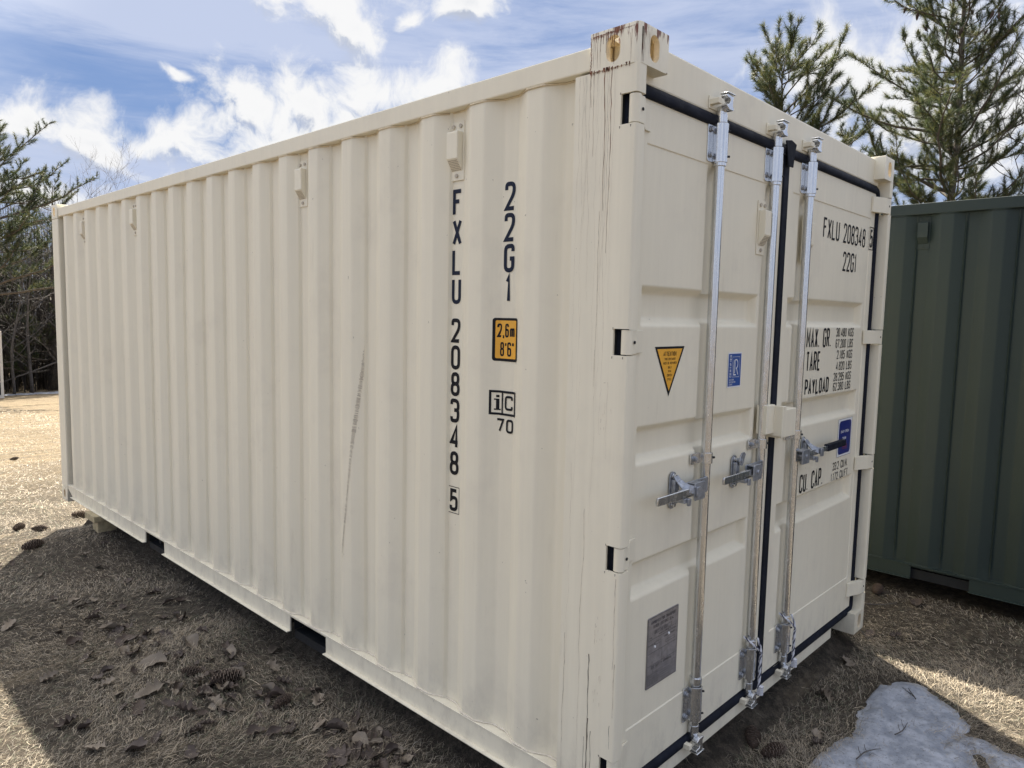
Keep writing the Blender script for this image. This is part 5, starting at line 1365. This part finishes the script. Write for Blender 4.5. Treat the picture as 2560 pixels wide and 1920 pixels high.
# ------------------------------------------------------------------ pine cones on the ground
def cone_mesh(seed):
    rg = random.Random(seed); bm = bmesh.new(); Lc = .11
    cyl(bm, (-.048,0,0), (.045,0,0), .008, .004, n=7)
    n = 95
    for i in range(n):
        s = i/n; x = -.052+s*.105; rad = .027*math.sin(math.pi*min(1, .12+s*.86))**.7; a = i*2.39996
        dr = Vector((.45-.2*s, math.cos(a), math.sin(a))).normalized(); tg = Vector((0, -math.sin(a), math.cos(a)))
        p = Vector((x, 0, 0))+dr*.004; e = Vector((x, 0, 0))+dr*rad; w = .0075*(.6+.6*math.sin(math.pi*s)); nr = dr.cross(tg)
        q0 = [p-tg*w*.4, p+tg*w*.4, e+tg*w, e-tg*w]; q1 = [v+nr*.0022 for v in q0]
        A = [bm.verts.new(v) for v in q0]; B = [bm.verts.new(v) for v in q1]
        bm.faces.new(A); bm.faces.new(B[::-1])
        for k in range(4):
            f = bm.faces.new((A[k], B[k], B[(k+1)%4], A[(k+1)%4])); f.material_index = 1 if k == 2 else 0
    bmesh.ops.recalc_face_normals(bm, faces=bm.faces)
    me = bpy.data.meshes.new('cone'); bm.to_mesh(me); bm.free(); me.materials.append(conem); me.materials.append(conetip); return me
CM = [cone_mesh(i) for i in range(3)]
CONES = [(-.40,2.30,1.0,'small pine cone under the tan oak leaves'),(-.315,2.10,1.45,'large pine cone lying in the middle of the leaf pile'),(0.75,11.47,1.1,'lone pine cone farthest out on the sunlit lawn'),(0.22,6.35,1.5,'pine cone end-on beside the wood block'),
         (-0.30,6.23,1.3,'leftmost of the two pine cones side by side on the sunlit lawn'),(-0.19,6.04,1.2,'right one of the two pine cones side by side on the sunlit lawn'),(-0.42,5.24,1.6,'pale pine cone on the edge of the shadow'),
         (3.36,.20,1.3,'pine cone by the green container fork pocket'),(1.088,.02,1.3,'pine cone in the shade right below the door sill'),(1.06,-.085,1.2,'pine cone nearest the bottom of the picture by the door sill'),(-.22,1.72,1.1,'dark pine cone among the lower leaf drift')]
for i, (x, y, s, lb) in enumerate(CONES):
    o = bpy.data.objects.new('pine_cone', CM[i % 3]); COL.objects.link(o); rg = random.Random(i+40)
    o.location = (x, y, gsurf(x, y)+.022*s); o.rotation_euler = (rg.uniform(0,3), rg.uniform(-.15,.15), rg.uniform(-.6,.9)); o.scale = (s,)*3
    tag(o, lb, 'pine cone', 'pine cones on the lawn')
# twigs
for i, (x, y, a, ln, lb) in enumerate([(3.25,.05,2.7,.35,'long thin twig lying by the green container'),(2.95,.25,.3,.28,'curved twig near the far pine cone'),(1.95,-.40,.5,.10,'short black twig on top of the snow slab'),(1.55,-.42,-.3,.14,'thin bent twig across the middle of the snow slab'),(1.24,-.36,-.2,.16,'twig sticking out at the bottom of the snow slab'),(2.55,.0,.8,.22,'dark curved twig right of the container foot')]):
    bm = bmesh.new(); rg = np.random.default_rng(i+90)
    p = branch_pts((0,0,0), (math.cos(a), math.sin(a), 0), ln, 7, rg, up=.0, wig=.12)
    tube(bm, [(q.x, q.y, abs(q.z)*.3) for q in p], [.0028]*5+[.0022,.0018,.0012], n=5)
    for k in (2, 4): tube(bm, [p[k], p[k]+Vector((.02*math.cos(a+1), .02*math.sin(a+1), .01)), p[k]+Vector((.045*math.cos(a+.8), .045*math.sin(a+.8), .012))], .0013, n=4)
    o = bm_obj('twig', bm, greybark, offset=(x, y, gsurf(x, y)+(.030 if 'snow' in lb else .014))); tag(o, lb, 'twig', 'twigs on the ground')
